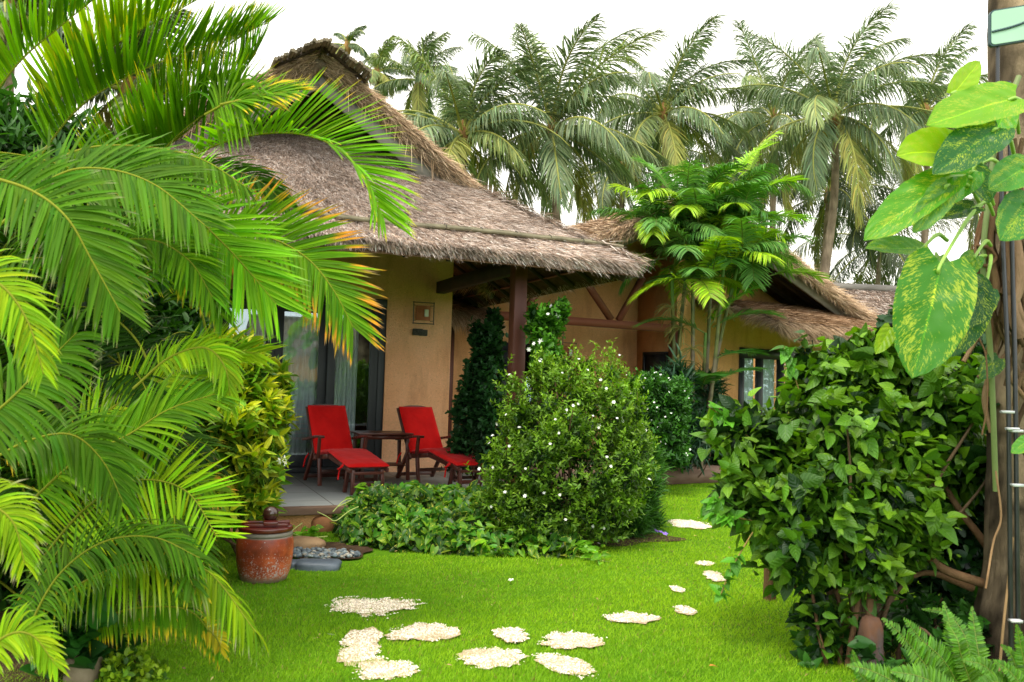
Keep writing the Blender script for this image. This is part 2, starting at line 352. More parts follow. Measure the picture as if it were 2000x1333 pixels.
# ---- coral-gravel stepping patches of the path (irregular bare places in the lawn)
PATCH = [(727,1187,90,20,0),(822,1238,60,16,.1),(706,1263,38,27,-.3),(748,1312,75,24,0),(995,1246,36,16,.1),(968,1288,64,19,.08),
         (1115,1252,62,15,.1),(1105,1302,50,17,-.45),(1228,1207,52,9,.12),(1325,1152,18,7,0),(1338,1192,20,7,0),(1374,1101,21,4,0),(1345,1025,36,7,0),(1396,1127,18,8,.2),(1290,860,1,1,0)]
PD = []
for i,(px,py,hw,hh,sl) in enumerate(PATCH[:-1]):
    c = G(px,py); top = G(px,py-hh)[1]; bot = G(px,py+hh)[1]
    rx = hw*c[1]/FPX*1.0; PD.append((c[0]-0.0, (top+bot)/2, rx, (top-bot)/2*1.08, sl*1.5, i))
def patch_val(x, y):                       # <1 inside a patch
    v = np.full(np.shape(x), 9.0)
    for cx,cy,rx,ry,sl,i in PD:
        dx = x-cx; dy = y-cy-sl*dx*1.0
        w = fbm(np.stack([x*1.0,y*1.0,np.full_like(x,i*3.1)],-1), 6.0)*.50+fbm(np.stack([x,y,0*x],-1), 24.0)*.30+.08
        v = np.minimum(v, np.sqrt((dx/rx)**2+(dy/ry)**2)+w)
    return v
pm = MB()
for cx,cy,rx,ry,sl,i in PD:
    n=36; A=np.linspace(0,2*PI,n,endpoint=False)
    V=[[cx,cy,.006]]
    for t in A:
        r=1.0
        for k in range(3):
            x=cx+rx*r*math.cos(t); y=cy+ry*r*math.sin(t)+sl*rx*r*math.cos(t)
            w=float(fbm(np.array([x,y,i*3.1]),6.0)*.50+fbm(np.array([x,y,0.]),24.)*.30)+.08; r=max(.3,1.02-w)
        V.append([cx+rx*r*math.cos(t), cy+ry*r*math.sin(t)+sl*rx*r*math.cos(t), .003])
    pm.add(V, [[0,1+k,1+(k+1)%n] for k in range(n)])
tag(pm.build('path', M['sand']), kind='structure')
# coral chips on them
K=22000; cc=MB(); sel=rng.integers(0,len(PD),K); P=np.array([p[:5] for p in PD])
P_area=P[:,2]*P[:,3]; sel=rng.choice(len(PD),K,p=P_area/P_area.sum())
A=rng.uniform(0,2*PI,K); R=np.sqrt(rng.uniform(0,1.45,K))
x=P[sel,0]+P[sel,2]*R*np.cos(A); y=P[sel,1]+P[sel,3]*R*np.sin(A)+P[sel,4]*P[sel,2]*R*np.cos(A)
ok=patch_val(x,y)<1.0+.10*rng.normal(size=len(x)); x=x[ok];y=y[ok];k=len(x)
s=rng.uniform(.0025,.0075,k)
base=np.array([[1,0,0],[-.5,.9,0],[-.6,-.8,0],[.1,.1,.6]])
V=base[None]*s[:,None,None]*rng.uniform(.6,1.4,(k,4,1))
th=rng.uniform(0,6.28,k); ct,st_=np.cos(th),np.sin(th)
V=np.stack([V[...,0]*ct[:,None]-V[...,1]*st_[:,None],V[...,0]*st_[:,None]+V[...,1]*ct[:,None],V[...,2]],-1)+np.stack([x,y,np.full(k,.006)],-1)[:,None]
idx=np.arange(k)[:,None,None]*4+np.array([[0,1,3],[1,2,3],[2,0,3]])[None]
colr=np.array([.80,.71,.57])*rng.uniform(.5,1.2,(k,1)); mot=np.clip(1-.9*np.clip(fbm(np.stack([x,y,0*x+4],-1),8.)-.15,0,1),.3,1)[:,None]; colr=colr*(mot*np.array([1,1,1])+(1-mot)*np.array([.5,.42,.3])); 
cc.add(V.reshape(-1,3), idx.reshape(-1,3), np.repeat(colr,4,0))
tag(cc.build('coral_gravel', M['pebble']), 'coarse pale coral gravel filling the bare patches of the lawn path', 'gravel', kind='stuff')

# ---- house floor areas to keep the turf clear of
def in_house(x, y):
    q = np.stack([x-F1.O[0], y-F1.O[1]],-1); a_=q@F1.u[:2]; b_=q@F1.n[:2]
    return (a_>-4.0)&(a_<2.45)&(b_<2.9)
# ---- lawn turf: fine grass blades
K=720000
y=np.exp(rng.uniform(math.log(3.2),math.log(15.5),K)); x=rng.uniform(-.66,.66,K)*(y+1.2)
pv=patch_val(x,y)
keep=(pv>.86+.30*rng.normal(size=K))&~in_house(x,y)
bq=np.stack([x,y],-1)
def near(px,py,r,sy=1.0):
    c=G(px,py); return ((x-c[0])**2+((y-c[1])/sy)**2)<r*r
keep&=~near(610,1085,.42,1.0); keep&=~near(1350,925,1.15,.55); keep&=~((y>13.25)&(x>1.5))
keep&=~(near(650,1075,.5,.5))
# thin spots
thin=fbm(np.stack([x,y,0*x],-1),3.3)+.5*fbm(np.stack([x,y,0*x+5],-1),11)
keep&=(thin<.95)|(rng.random(K)<.45)
x=x[keep];y=y[keep];thin=thin[keep];k=len(x)
h=rng.uniform(.011,.024,k)*(1+.25*fbm(np.stack([x,y,0*x],-1),2.0)); w=.0019*(y/4.0)**.8*rng.uniform(.7,1.3,k)+.0006
th=rng.uniform(0,PI,k); ln=rng.normal(0,.011,(k,2))+np.array([.004,0])
z0=fbm(np.stack([x,y,0*x],-1),.9)*.012-.012
B0=np.stack([x-w*np.cos(th),y-w*np.sin(th),z0],-1); B1=np.stack([x+w*np.cos(th),y+w*np.sin(th),z0],-1)
T0=np.stack([x+ln[:,0],y+ln[:,1],z0+h+.004],-1)
lf=fbm(np.stack([x,y,0*x+9],-1),1.1)+.35*np.clip(x-.3,-1.5,1.5); mf=fbm(np.stack([x,y,0*x+2],-1),7.0)
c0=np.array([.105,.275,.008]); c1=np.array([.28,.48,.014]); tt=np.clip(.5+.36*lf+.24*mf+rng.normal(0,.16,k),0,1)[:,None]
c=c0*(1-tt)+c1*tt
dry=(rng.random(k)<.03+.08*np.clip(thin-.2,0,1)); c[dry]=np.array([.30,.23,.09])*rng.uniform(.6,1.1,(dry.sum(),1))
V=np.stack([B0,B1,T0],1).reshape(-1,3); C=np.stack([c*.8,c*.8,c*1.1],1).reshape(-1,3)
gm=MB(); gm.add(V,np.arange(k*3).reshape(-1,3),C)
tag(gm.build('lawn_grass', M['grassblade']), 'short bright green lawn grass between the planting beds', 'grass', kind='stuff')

# ================================================================== THATCH
STRAW=np.array([lin(172,154,143),lin(146,127,115),lin(198,186,178),lin(112,94,82),lin(160,138,122)])*1.15
STRAW2=np.array([lin(176,148,120),lin(146,120,96),lin(196,172,146),lin(112,88,68),lin(164,138,110)])*1.1
def straw_cols(k,P,pal,ampl=.25):
    c=pal[rng.integers(0,len(pal),k)]*rng.uniform(.6,1.25,(k,1))
    n1=fbm(P,1.4)[:,None]; n2=fbm(P,5.5)[:,None]
    return np.clip(c*(1+ampl*n1+ampl*n2),0.01,.8)
def strands(mb, P, D, Nn, Ln, wd, pal, lift=.25):      # P roots, D directions, Nn normals
    k=len(P); D=nrm(D); S=nrm(np.cross(D,Nn)); Ln=np.broadcast_to(Ln,(k,)); wd=np.broadcast_to(wd,(k,))
    roll=rng.normal(0,.5,k)[:,None]; S=nrm(S*np.cos(roll)+nrm(Nn)*np.sin(roll))
    tip=P+D*Ln[:,None]+nrm(Nn)*(lift*Ln*rng.uniform(0,1,k))[:,None]
    c=straw_cols(k,P,pal)
    V=np.stack([P-S*wd[:,None]/2,P+S*wd[:,None]/2,tip],1).reshape(-1,3)
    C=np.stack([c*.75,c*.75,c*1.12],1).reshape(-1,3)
    mb.add(V,np.arange(k*3).reshape(-1,3),C)
def cover(mb, fn, K, Ln, wd, pal, jit=.28, lift=.22):   # fn(u,v): v rises up the slope
    u=rng.random(K); v=rng.random(K)
    P=fn(u,v); e=.01
    Dn=nrm(fn(u,v-e)-fn(u,v+e)); Ac=fn(np.minimum(u+e,1),v)-fn(u-e,v); Nn=nrm(np.cross(Dn,nrm(Ac))); Nn=np.where(Nn[:,2:3]<0,-Nn,Nn)
    P=P+Nn*(rng.uniform(-.01,.02,K)[:,None]+.012*fbm(P,9.0)[:,None])
    D=Dn+rng.normal(0,jit,(K,3))*.6+nrm(Ac)*rng.normal(0,jit,(K,1))
    strands(mb,P,D,Nn,rng.uniform(.5,1.2,K)*Ln,rng.uniform(.6,1.4,K)*wd,pal,lift)
def fringe(mb, fn, vedge, K, out, Ln, wd, pal, thick=.13, down=.55, u0=0, u1=1):
    u=rng.uniform(u0,u1,K); P=fn(u,np.full(K,vedge)); e=.02
    Dn=nrm(fn(u,np.full(K,vedge))-fn(u,np.full(K,vedge+.05)))
    t=rng.random(K); P=P-np.array([0,0,1])*(t*thick)[:,None]-Dn*(t*.05+rng.random(K)*.1)[:,None]
    D=nrm(Dn*(1-.25*t[:,None])+np.array([0,0,-down])*(.5+t[:,None])+rng.normal(0,.17,(K,3)))
    Nn=np.tile(np.array(out,float),(K,1))+np.array([0,0,.5])
    wave=1+.35*fbm(P,4.0)+.25*fbm(P,15.0)
    strands(mb,P,D,Nn,np.clip(rng.uniform(.45,1.15,K)*Ln*wave,.02,.5),rng.uniform(.6,1.4,K)*wd,pal,.1)
def slab(mb, fn, nu, nv, thick, disp=.02):              # closed body of the thatch
    def top(u,v):
        P=fn(u.ravel(),v.ravel()); P=P+np.array([0,0,1])*(disp*fbm(P,3.5)+disp*.6*fbm(P,9.))[:,None]-np.array([0,0,.012]); return P
    mb.grid(lambda u,v: top(u,v),nu,nv)
def under(mb, fn, nu, nv, thick):
    mb.grid(lambda u,v: fn(u.ravel(),v.ravel())-np.array([0,0,thick]),nu,nv)

# ================================================================== HOUSE 1 (front bungalow)
SL1=.68; Z1=2.66; XL1,XR1=-3.25,2.90; RX1=(XL1+XR1)/2; YF1=-3.3
def h1(d): return Z1+SL1*d+.03*np.sin(np.clip(d/3.07,0,1)*PI*2)*-1.0
def f_front(u,v):
    d=2.05*v; xl=XL1+d; xr=XR1-d; x=xl+(xr-xl)*u; return np.stack([x,YF1+d,h1(d)],-1)
def f_right(u,v):
    d=3.075*v; y0=np.minimum(YF1+d,-1.98); y=y0+(6.5-y0)*u; return np.stack([XR1-d,y,h1(d)],-1)
def f_left(u,v):
    d=3.075*v; y0=np.minimum(YF1+d,-1.98); y=y0+(6.5-y0)*u; return np.stack([XL1+d,y,h1(d)],-1)
house=thing('thatched_bungalow', F1.w(0,0,0), 'nearer ochre bungalow with big grey thatched roof and glass doors behind the red loungers', 'bungalow', rz=F1.rz)
# walls (local coordinates, front towards -y)
w=MB(); T=.28
def wallgrid(mb,x0,x1,z0,z1,y,nx=24,nz=30,amp=.008):
    mb.grid(lambda u,v: np.stack([x0+(x1-x0)*u.ravel(), y+amp*fbm(np.stack([x0+(x1-x0)*u.ravel(),0*u.ravel(),z0+(z1-z0)*v.ravel()],-1),5.0), z0+(z1-z0)*v.ravel()],-1),nx,nz)
DX0,DX1,DZ=-1.62,1.155,2.44
wallgrid(w,DX1,2.02,.0,3.62,0); wallgrid(w,-2.42,DX0,.0,3.62,0); wallgrid(w,DX0,DX1,DZ,3.62,0)
# rounded outer corner and side walls
w.grid(lambda u,v: np.stack([2.02+.02*np.sin(u.ravel()*PI/2)+.004*fbm(np.stack([u.ravel(),0*u.ravel(),v.ravel()*5],-1),4.),.02*(1-np.cos(u.ravel()*PI/2)),3.62*v.ravel()],-1),5,40)
w.box((1.90,3.2,1.81),(.28,6.36,3.62)); w.box((-2.28,3.2,1.81),(.28,6.36,3.62)); w.box((-.2,6.25,1.81),(4.1,.25,3.6))
w.box((DX1+.03,.16,1.22),(.06,.30,2.44)); w.box((DX0-.03,.16,1.22),(.06,.30,2.44)); w.box((-.23,.17,DZ+.03),(2.7,.30,.06))
w.build('wall', M['adobe'], house)
fl=MB(); fl.box((-.2,3.0,.11),(3.9,6.2,.20)); fl.build('floor', M['darkwood'], house)
# four-panel glazed doors
fr=MB(); fr.box((DX0+.045,.10,1.29),(.09,.16,2.2)); fr.box((DX1-.045,.10,1.29),(.09,.16,2.2)); fr.box(((DX0+DX1)/2,.10,DZ-.05),(DX1-DX0,.18,.10)); fr.box(((DX0+DX1)/2,.10,TZ+.035),(DX1-DX0,.18,.07))
fr.build('door_frame', M['doorframe'], house, bevel=.006)
pw=(DX1-DX0-.18)/4
for i in range(4):
    x0=DX0+.09+i*pw; yy=.10 if i in (1,2) else .055
    d=MB(); z0,z1=TZ+.075,DZ-.105; sw=.105
    d.box((x0+sw/2,yy,(z0+z1)/2),(sw,.045,z1-z0)); d.box((x0+pw-sw/2,yy,(z0+z1)/2),(sw,.045,z1-z0))
    d.box((x0+pw/2,yy,z1-.06),(pw-2*sw,.042,.12)); d.box((x0+pw/2,yy,z0+.07),(pw-2*sw,.042,.14))
    dd=d.build('glazed_door', M['doorframe'], house, bevel=.005)
    gl=MB(); gx0,gx1,gz0,gz1=x0+sw-.003,x0+pw-sw+.003,z0+.135,z1-.115; gl.add([(gx0,yy,gz0),(gx1,yy,gz0),(gx1,yy,gz1),(gx0,yy,gz1)],[[0,1,2,3]]); gl.build('pane', M['glass'], dd)
    if i==2:
        hd=MB(); hd.tube([(x0+.05,yy-.03,1.15),(x0+.05,yy-.06,1.16),(x0+.05,yy-.06,1.30),(x0+.05,yy-.03,1.31)],.008); hd.build('handle', M['black'], dd)
# interior back
ib=MB(); ib.box((-.2,1.9,1.4),(3.9,.05,2.6)); ib.build('inner_wall', M['darkwood'], house)
# gable wall + bargeboards
gw=MB(); gw.add([(RX1-2.0,-1.25,3.4),(RX1+2.0,-1.25,3.4),(RX1,-1.25,4.74)],[[0,1,2]]); gw.build('gable_panel', M['darkwood'], house)
for sgn in (-1,1):
    bb=MB(); zt=4.52; L_=2.05
    a0=np.array([RX1+sgn*.02,-1.9,zt-.02]); a1=np.array([RX1+sgn*L_,-1.9,zt-.02-L_*SL1])
    bb.bar(a0,a1,.035,.20,up=(0,0,1)); o=bb.build('bargeboard', M['greywood'], house)
    b2=MB(); b2.bar(a0+[0,.4,-.03],a1+[0,.4,-.03],.06,.14); b2.build('rafter', M['darkwood'], house)
# roof body, straw, underside
rf=MB(); slab(rf,f_front,90,34,.1,.022); slab(rf,f_right,60,40,.1,.02); slab(rf,f_left,40,30,.1,.02)
roof=rf.build('roof', M['thatchbase'], house, smooth=True)
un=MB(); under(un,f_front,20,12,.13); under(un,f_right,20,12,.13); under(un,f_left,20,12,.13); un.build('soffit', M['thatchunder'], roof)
st=MB()
cover(st,f_front,190000,.125,.0052,STRAW,.27,.2)
cover(st,f_right,24000,.15,.011,STRAW,.3,.28)
cover(st,f_left,6000,.2,.018,STRAW,.3,.28)
# scraggy strands along the hips
def hipline(sx):
    def fn(u,v):
        d=1.35*u; x=(XR1-d) if sx>0 else (XL1+d); return np.stack([x,YF1+d,h1(d)+.01],-1)
    return fn
for sx in (1,-1):
    K=2600; u=rng.random(K); P=hipline(sx)(u,u)+rng.normal(0,.03,(K,3)); strands(st,P,np.tile([sx*.7,-.7,-.75],(K,1))+rng.normal(0,.35,(K,3)),np.tile([sx*.5,-.5,1.],(K,1)),rng.uniform(.08,.2,K),.009,STRAW,.4)
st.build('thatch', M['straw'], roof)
fg=MB()
fringe(fg,f_front,0.0,15000,(0,-1,0),.105,.0075,STRAW,.11,.4)
fringe(fg,f_right,0.0,9000,(1,0,0),.11,.009,STRAW,.13,.35)
fringe(fg,f_left,0.0,2500,(-1,0,0),.14,.012,STRAW,.13,.35)
fg.build('eave_fringe', M['straw'], roof)
# rake thatch over the bargeboards: thick shaggy edge
rk=MB()
for sx in (1,-1):
    K=12000; d=rng.uniform(1.2,3.07,K); t=rng.random(K); x=(XR1-d) if sx>0 else (XL1+d)
    P=np.stack([x,-1.98-.05*rng.random(K)+.10*t,h1(d)+.01-.17*t],-1)+rng.normal(0,.015,(K,3))
    D=np.tile([sx*.75,-.35,-.68],(K,1))+rng.normal(0,.28,(K,3)); strands(rk,P,D,np.tile([0,-1,.4],(K,1)),rng.uniform(.08,.2,K),.009,STRAW2,.25)
    K=30; d=rng.uniform(1.5,2.9,K); x=(XR1-d) if sx>0 else (XL1+d)    # loose hanging straws
    P=np.stack([x,np.full(K,-2.0),h1(d)-.14],-1); strands(rk,P,np.tile([0,0,-1.],(K,1))+rng.normal(0,.08,(K,3)),np.tile([0,-1,0.],(K,1)),rng.uniform(.1,.3,K),.012,STRAW2,.02)
    rb=MB(); ds=np.linspace(1.25,3.07,24); x=(XR1-ds) if sx>0 else (XL1+ds)
    rb.tube(np.stack([x,np.full(24,-1.93),h1(ds)-.085],-1),.085,8); rb.build('rake_roll', M['thatchbase'], roof, smooth=True)
K=5000; P=np.stack([RX1+rng.normal(0,.15,K),rng.uniform(-2.02,2,K),4.75+rng.normal(0,.02,K)],-1)
sgn=np.sign(P[:,0]-RX1); P[:,2]-=abs(P[:,0]-RX1)*SL1
strands(rk,P,np.stack([sgn,rng.normal(0,.3,K)-.1,-.68+0*sgn],-1)+rng.normal(0,.2,(K,3)),np.tile([0,0,1.],(K,1)),rng.uniform(.1,.25,K),.01,STRAW2,.35)
rk.build('rake_thatch', M['straw'], roof)
# ridge cap of split bamboo rods running along the ridge
cp=MB()
for i in range(36):
    s=(i-17.5)/17.5; x=RX1+s*.47+rng.normal(0,.004); z=4.80-abs(s)*.47*SL1*.92+rng.normal(0,.006)
    y0=-2.30+rng.normal(0,.02)-(rng.random()*.10 if s>0 and rng.random()<.5 else 0)
    cp.tube([(x,y0,z),(x+rng.normal(0,.004),-1.9,z+.01),(x,1.5,z+.02)],.0175*rng.uniform(.85,1.15),7,col=np.array([1.0,.9,.8])*rng.uniform(.5,1.2))
cp.build('ridge_cap', M['bamboo'], roof, smooth=True)
for z in (4.74,):
    rc=MB(); 
    for sx in (-1,1): rc.bar((RX1+sx*.02,-2.1,4.775),(RX1+sx*.46,-2.1,4.775-.44*SL1*.95),.05,.03)
    rc.build('cap_batten', M['darkwood'], roof)
# bamboo poles lashed along the eave
def pole(mb,x0,x1,d,dz=.055,r=.021):
    xs_=np.linspace(x0,x1,40); P=np.stack([xs_,YF1+d+.012*np.sin(xs_*3),h1(np.full(40,d))+dz+.012*fbm(np.stack([xs_,0*xs_,0*xs_],-1),2.)],-1)
    cl=np.tile(np.array([[.95,.95,.8]]),(40,1))*(1-.25*(np.arange(40)%6==0))[:,None]; mb.tube(P,r,7,cl)
pl=MB(); pole(pl,-.32,2.86,.26); pole(pl,-.1,2.5,.285,.06,.014); pl.build('eave_pole', M['bamboo'], roof, smooth=True)
pl=MB(); pole(pl,-3.0,-.26,.33,.06,.03); pl.build('eave_pole', M['bamboo'], roof, smooth=True)
tw=MB()
for x in np.arange(-2.8,2.7,.37): 
    a=np.linspace(0,2*PI,9); tw.tube(np.stack([x+.006*np.cos(a*2),YF1+.27+.032*np.cos(a),h1(.27)+.055+.032*np.sin(a)],-1),.004,5,cap=False,col=(.2,.2,.2))
tw.build('lashing', M['bamboo'], roof)
# rafters and battens seen from below
ra=MB()
for x in np.arange(-2.9,3.0,.42):
    dx=min(x-XL1,XR1-x); dm=min(3.3,max(.1,dx)); ra.bar((x,YF1+.08,h1(.08)-.165),(x,YF1+dm,h1(dm)-.165),.03,.045)
ra.build('rafter', M['darkwood'], roof); ra=MB()
for y in np.arange(-2.9,5.5,.45):
    dmx=min(1.2,max(.2,y-YF1)); ra.bar((XR1-.08,y,h1(.08)-.165),(XR1-dmx,y,h1(dmx)-.165),.03,.045)
ra.build('rafter', M['darkwood'], roof)
bt=MB()
for d in (.25,.6,.95,1.3,1.7,2.1,2.5):
    dx=d if d<2.9 else 2.9; bt.bar((XL1+dx,YF1+d,h1(d)-.15),(XR1-dx,YF1+d,h1(d)-.15),.035,.012)
    if d<1.6: bt.bar((XR1-d,YF1+d,h1(d)-.148),(XR1-d,6.,h1(d)-.148),.035,.012)
bt.build('batten', M['beamwood'], roof)
hr=MB(); hr.bar((XR1-.1,YF1+.1,h1(.1)-.2),(XR1-2.0,YF1+2.0,h1(2.0)-.2),.07,.1); hr.build('hip_rafter', M['darkwood'], roof)
# verandah posts and beams
for xx in (1.86,-2.24):
    ps=MB(); ps.box((xx,-2.62,1.44),(.14,.14,2.46)); ps.build('post', M['redwood'], house, bevel=.006)
bm=MB(); bm.box((-.2,-2.62,2.76),(5.2,.12,.16)); bm.build('beam', M['darkwood'], house)
for xx in (1.86,-2.24):
    bm=MB(); bm.box((xx,-1.25,2.64),(.11,2.6,.15)); bm.build('beam', M['darkwood'], house)

# curtains hang inside the doors
for ci,(x0,x1,lab) in enumerate([(DX0+.1,-.92,'pale grey-green curtain gathered behind the leftmost glass door panel'),(-.86,-.26,'pale curtain behind the second glass door panel from the left, beside the yellow-tipped shrub'),(-.22,.40,'pale blue-green pleated curtain behind the third glass door panel, left of the dark middle gap'),(.44,.84,'pale blue-green pleated curtain behind the rightmost glass door, above the first lounger')]):
    c=MB(); nx=150
    xx=np.linspace(x0,x1,nx); ph=np.cumsum(rng.uniform(.18,.5,nx))
    def cf(u,v,x0=x0,x1=x1,ph=ph):
        i=np.clip((u*(nx-1)).astype(int),0,nx-1); yy=.20+.032*np.sin(ph[i])*(.6+.4*v)+.012*np.sin(ph[i]*.31)
        return np.stack([x0+(x1-x0)*u+.006*np.cos(ph[i]),yy,TZ+.10+2.2*(1-v)],-1)
    c.grid(cf,nx,8); o=c.build('curtain', M['curtain'], smooth=True); o.location=F1.w(0,0,0).tolist(); o.rotation_euler=(0,0,F1.rz)
    tag(o,lab,'curtain',group='curtains behind the bungalow doors')

# terrace
tr=MB(); tr.box((-.9,-1.38,TZ/2+.0),(6.6,2.76,TZ)); o=tr.build('terrace', M['tiles']); o.location=F1.w(0,0,0).tolist(); o.rotation_euler=(0,0,F1.rz+0); tag(o,kind='structure')
tr=MB(); tr.box((-.9,-2.80,TZ-.033),(6.64,.09,.072)); tr.box((2.42,-1.38,TZ-.033),(.07,2.9,.072)); o=tr.build('terrace_edge', M['nosing'], bevel=.008); o.location=F1.w(0,0,0).tolist(); o.rotation_euler=(0,0,F1.rz); tag(o,kind='structure')
tr=MB(); wallgrid(tr,-4.2,2.4,-.1,.15,-2.785,60,6,.02); o=tr.build('terrace_base', M['adobe_dark'],smooth=True); o.location=F1.w(0,0,0).tolist(); o.rotation_euler=(0,0,F1.rz); tag(o,kind='structure')

# wall lamp and plaque
def wall_lamp(fr_, x, y, z, s, label):
    t=thing('wall_lamp', fr_.w(x,y,z), label, 'wall lamp', rz=fr_.rz)
    f=MB(); h=.15*s
    for q in (-1,1):
        f.tube([(q*h,-.035,-h-.01),(q*h,-.035,h+.01)],.006,6); f.tube([(-h-.01,-.035,q*h),(h+.01,-.035,q*h)],.006,6)
        for r in (-1,1): f.tube([(q*h*.72,.0,r*h*.72),(q*h,-.035,r*h*.72)],.004,5)
    f.build('frame', M['black'], t)
    p=MB(); 
    p.grid(lambda u,v: np.stack([(u.ravel()-.5)*.21*s,-.02-.02*np.sin(u.ravel()*PI),(v.ravel()-.5)*.21*s],-1),10,10); p.box((0,-.01,0),(.205*s,.02,.205*s)); p.build('clay_plate', M['ceramic'], t, smooth=True)
    b=MB(); b.box((.035*s,-.055,.0),(.055*s,.035,.10*s)); b.build('shade', M['opal'], t, bevel=.004); return t
wall_lamp(F1,1.63,-.01,2.29,.92,'terracotta wall lamp in a black wire frame above the carved plaque')
pq=MB(); 
for (cx,cz,sx_,sz_) in [(0,0,.2,.075),(-.03,.004,.13,.085),(.04,-.008,.11,.07)]: pq.box((cx,-.012,cz),(sx_,.024+.004*sx_,sz_))
r2=np.random.default_rng(3)
for i in range(26):                         # worn relief marks
    cx,cz=r2.uniform(-.085,.085),r2.uniform(-.028,.028); pq.bar((cx,-.027,cz),(cx+r2.normal(0,.014),-.027,cz+r2.normal(0,.014)),.004,.006,col=(1,1,1))
o=pq.build('name_plaque', M['plaque'],bevel=.004); o.location=F1.w(1.595,-.012,2.035).tolist(); o.rotation_euler=(0,0,F1.rz); tag(o,'small dark carved stone plaque with a ragged edge on the ochre wall','plaque')

# ================================================================== LOUNGERS + TABLE
def lounger(loc, rz, label):
    t=thing('reclining_lounger', loc, label, 'lounger', 'red cushioned loungers on the terrace', rz=rz)
    wd=.23
    for s in (-1,1):
        for (a,b,nm) in [((.83,s*.165,0),(.80,s*.155,.25),'leg'),((.60,s*.165,0),(.66,s*.155,.27),'leg'),((.02,s*.245,0),(-.04,s*.245,.33),'leg'),((-.56,s*.235,0),(-.28,s*.235,.36),'leg')]:
            l=MB(); l.bar(a,b,.035,.045,up=(1,0,0)); l.build('leg', M['chairwood'], t, bevel=.004)
        a=MB(); P=spline([(-.52,s*.275,.47),(-.30,s*.275,.50),(-.05,s*.275,.535),(.12,s*.275,.54)],12)
        for i in range(11): a.bar(P[i],P[i+1]+(P[i+1]-P[i])*.05,.055,.026)
        a.tube([(.11,s*.275-.03,.54),(.11,s*.275+.03,.54)],.016,8); a.build('armrest', M['chairwood'], t, bevel=.004)
        l=MB(); l.bar((-.02,s*.262,.30),(.03,s*.270,.53),.03,.04,up=(1,0,0)); l.build('arm_support', M['chairwood'], t, bevel=.004)
        sr=MB(); sr.bar((-.36,s*.215,.275),(.18,s*.215,.335),.03,.05); sr.bar((.18,s*.20,.335),(.86,s*.20,.245),.028,.045); sr.build('side_rail', M['chairwood'], t, bevel=.004)
        br=MB(); br.bar((-.24,s*.222,.26),(-.625,s*.222,.83),.03,.045,up=(1,0,0)); br.build('back_rail', M['chairwood'], t, bevel=.004)
    for a_,b_,w_,h_ in [((.825,-.16,.10),(.825,.16,.10),.03,.04),((.60,-.16,.12),(.60,.16,.12),.025,.035),((.82,-.16,.215),(.82,.16,.215),.025,.03),((-.02,-.24,.15),(-.02,.24,.15),.025,.04),((-.52,-.23,.05),(-.52,.23,.05),.025,.04)]:
        k=MB(); k.bar(a_,b_,w_,h_); k.build('stretcher', M['chairwood'], t, bevel=.003)
    hr_=MB(); P=spline([(-.622,-.235,.81),(-.632,-.1,.84),(-.634,0,.845),(-.632,.1,.84),(-.622,.235,.81)],12)
    for i in range(11): hr_.bar(P[i],P[i+1]+(P[i+1]-P[i])*.05,.03,.06)
    hr_.build('top_rail', M['chairwood'], t, bevel=.003)
    sl=MB()
    for q in np.linspace(.06,.94,8): p=np.array([-.26,0,.29])*(1-q)+np.array([-.62,0,.815])*q; sl.box(p,(.012,.42,.045))
    for q in np.linspace(-.24,.82,15): sl.box((q,0,(.31+(q+.24)*.11 if q<.18 else .355-(q-.18)*.13)),(.045,.40,.012))
    sl.build('slats', M['chairwood'], t)
    # cushions: pillowy rounded pads
    def pad(A,B,hw,th,nm,up,sag=0):
        A=np.array(A,float);B=np.array(B,float);d=nrm(B-A);n_=np.array(up,float);n_=nrm(n_-d*np.dot(n_,d));Lh=np.linalg.norm(B-A)/2;c=(A+B)/2
        mb=MB(); nu,nv=26,20
        for side in (1,-1):
            def fn(u,v,side=side):
                a_=(u.ravel()*2-1); b_=(v.ravel()*2-1)
                ea=1-np.abs(a_)**9; eb=1-np.abs(b_)**9
                h=th*.5*(np.clip(ea*eb,0,1)**.35)+ (.010*np.clip(1-a_**2,0,1)*np.clip(1-b_**2,0,1) if side>0 else 0)
                wr=.004*fbm(np.stack([a_*1.7,b_*1.3,0*a_+side],-1),3.2)
                return c+np.outer(a_*Lh,d)+np.outer(b_*hw,[0,1,0])+np.outer(side*(h+wr*(h>.01))-sag*(1-a_**2),n_)
            mb.grid(fn,nu,nv)
        return mb.build(nm,M['cushion'],t,smooth=True)
    pad((-.245,0,.33),(-.60,0,.86),.228,.06,'back_cushion',(.8,0,.6))
    pad((-.30,0,.335),(.20,0,.392),.225,.055,'seat_cushion',(0,0,1),.006)
    pad((.17,0,.395),(.86,0,.285),.226,.055,'leg_cushion',(0,0,1),.004)
    for pts_,r_ in [([(.70,-.225,.30),(.69,-.25,.27),(.68,-.262,.21),(.675,-.268,.14)],.009),([(.70,-.225,.30),(.74,-.25,.28),(.69,-.28,.25)],.010),([(-.5,-.22,.31),(-.52,-.25,.25),(-.55,-.26,.15)],.009)]:
        tie=MB(); tie.tube(spline(pts_,8),r_,5); tie.build('cushion_tie', M['cushion'], t)
    return t
lounger((-1.855,9.55,TZ+.002), math.atan2(-.863,.505),'red cushioned wooden lounger directly in front of the glass doors')
lounger((-.835,10.06,TZ+.002), math.atan2(-.835,.55),'red cushioned wooden lounger in front of the ochre wall beside the bushes')
t=thing('side_table',(-1.53,10.27,TZ+.002),'small dark red wooden side table standing between the two red loungers','table',rz=F1.rz)
tb=MB(); 
for i in range(6): tb.box((0,-.205+i*.082,.545),(.66,.076,.022))
tb.build('tabletop', M['chairwood'], t, bevel=.003)
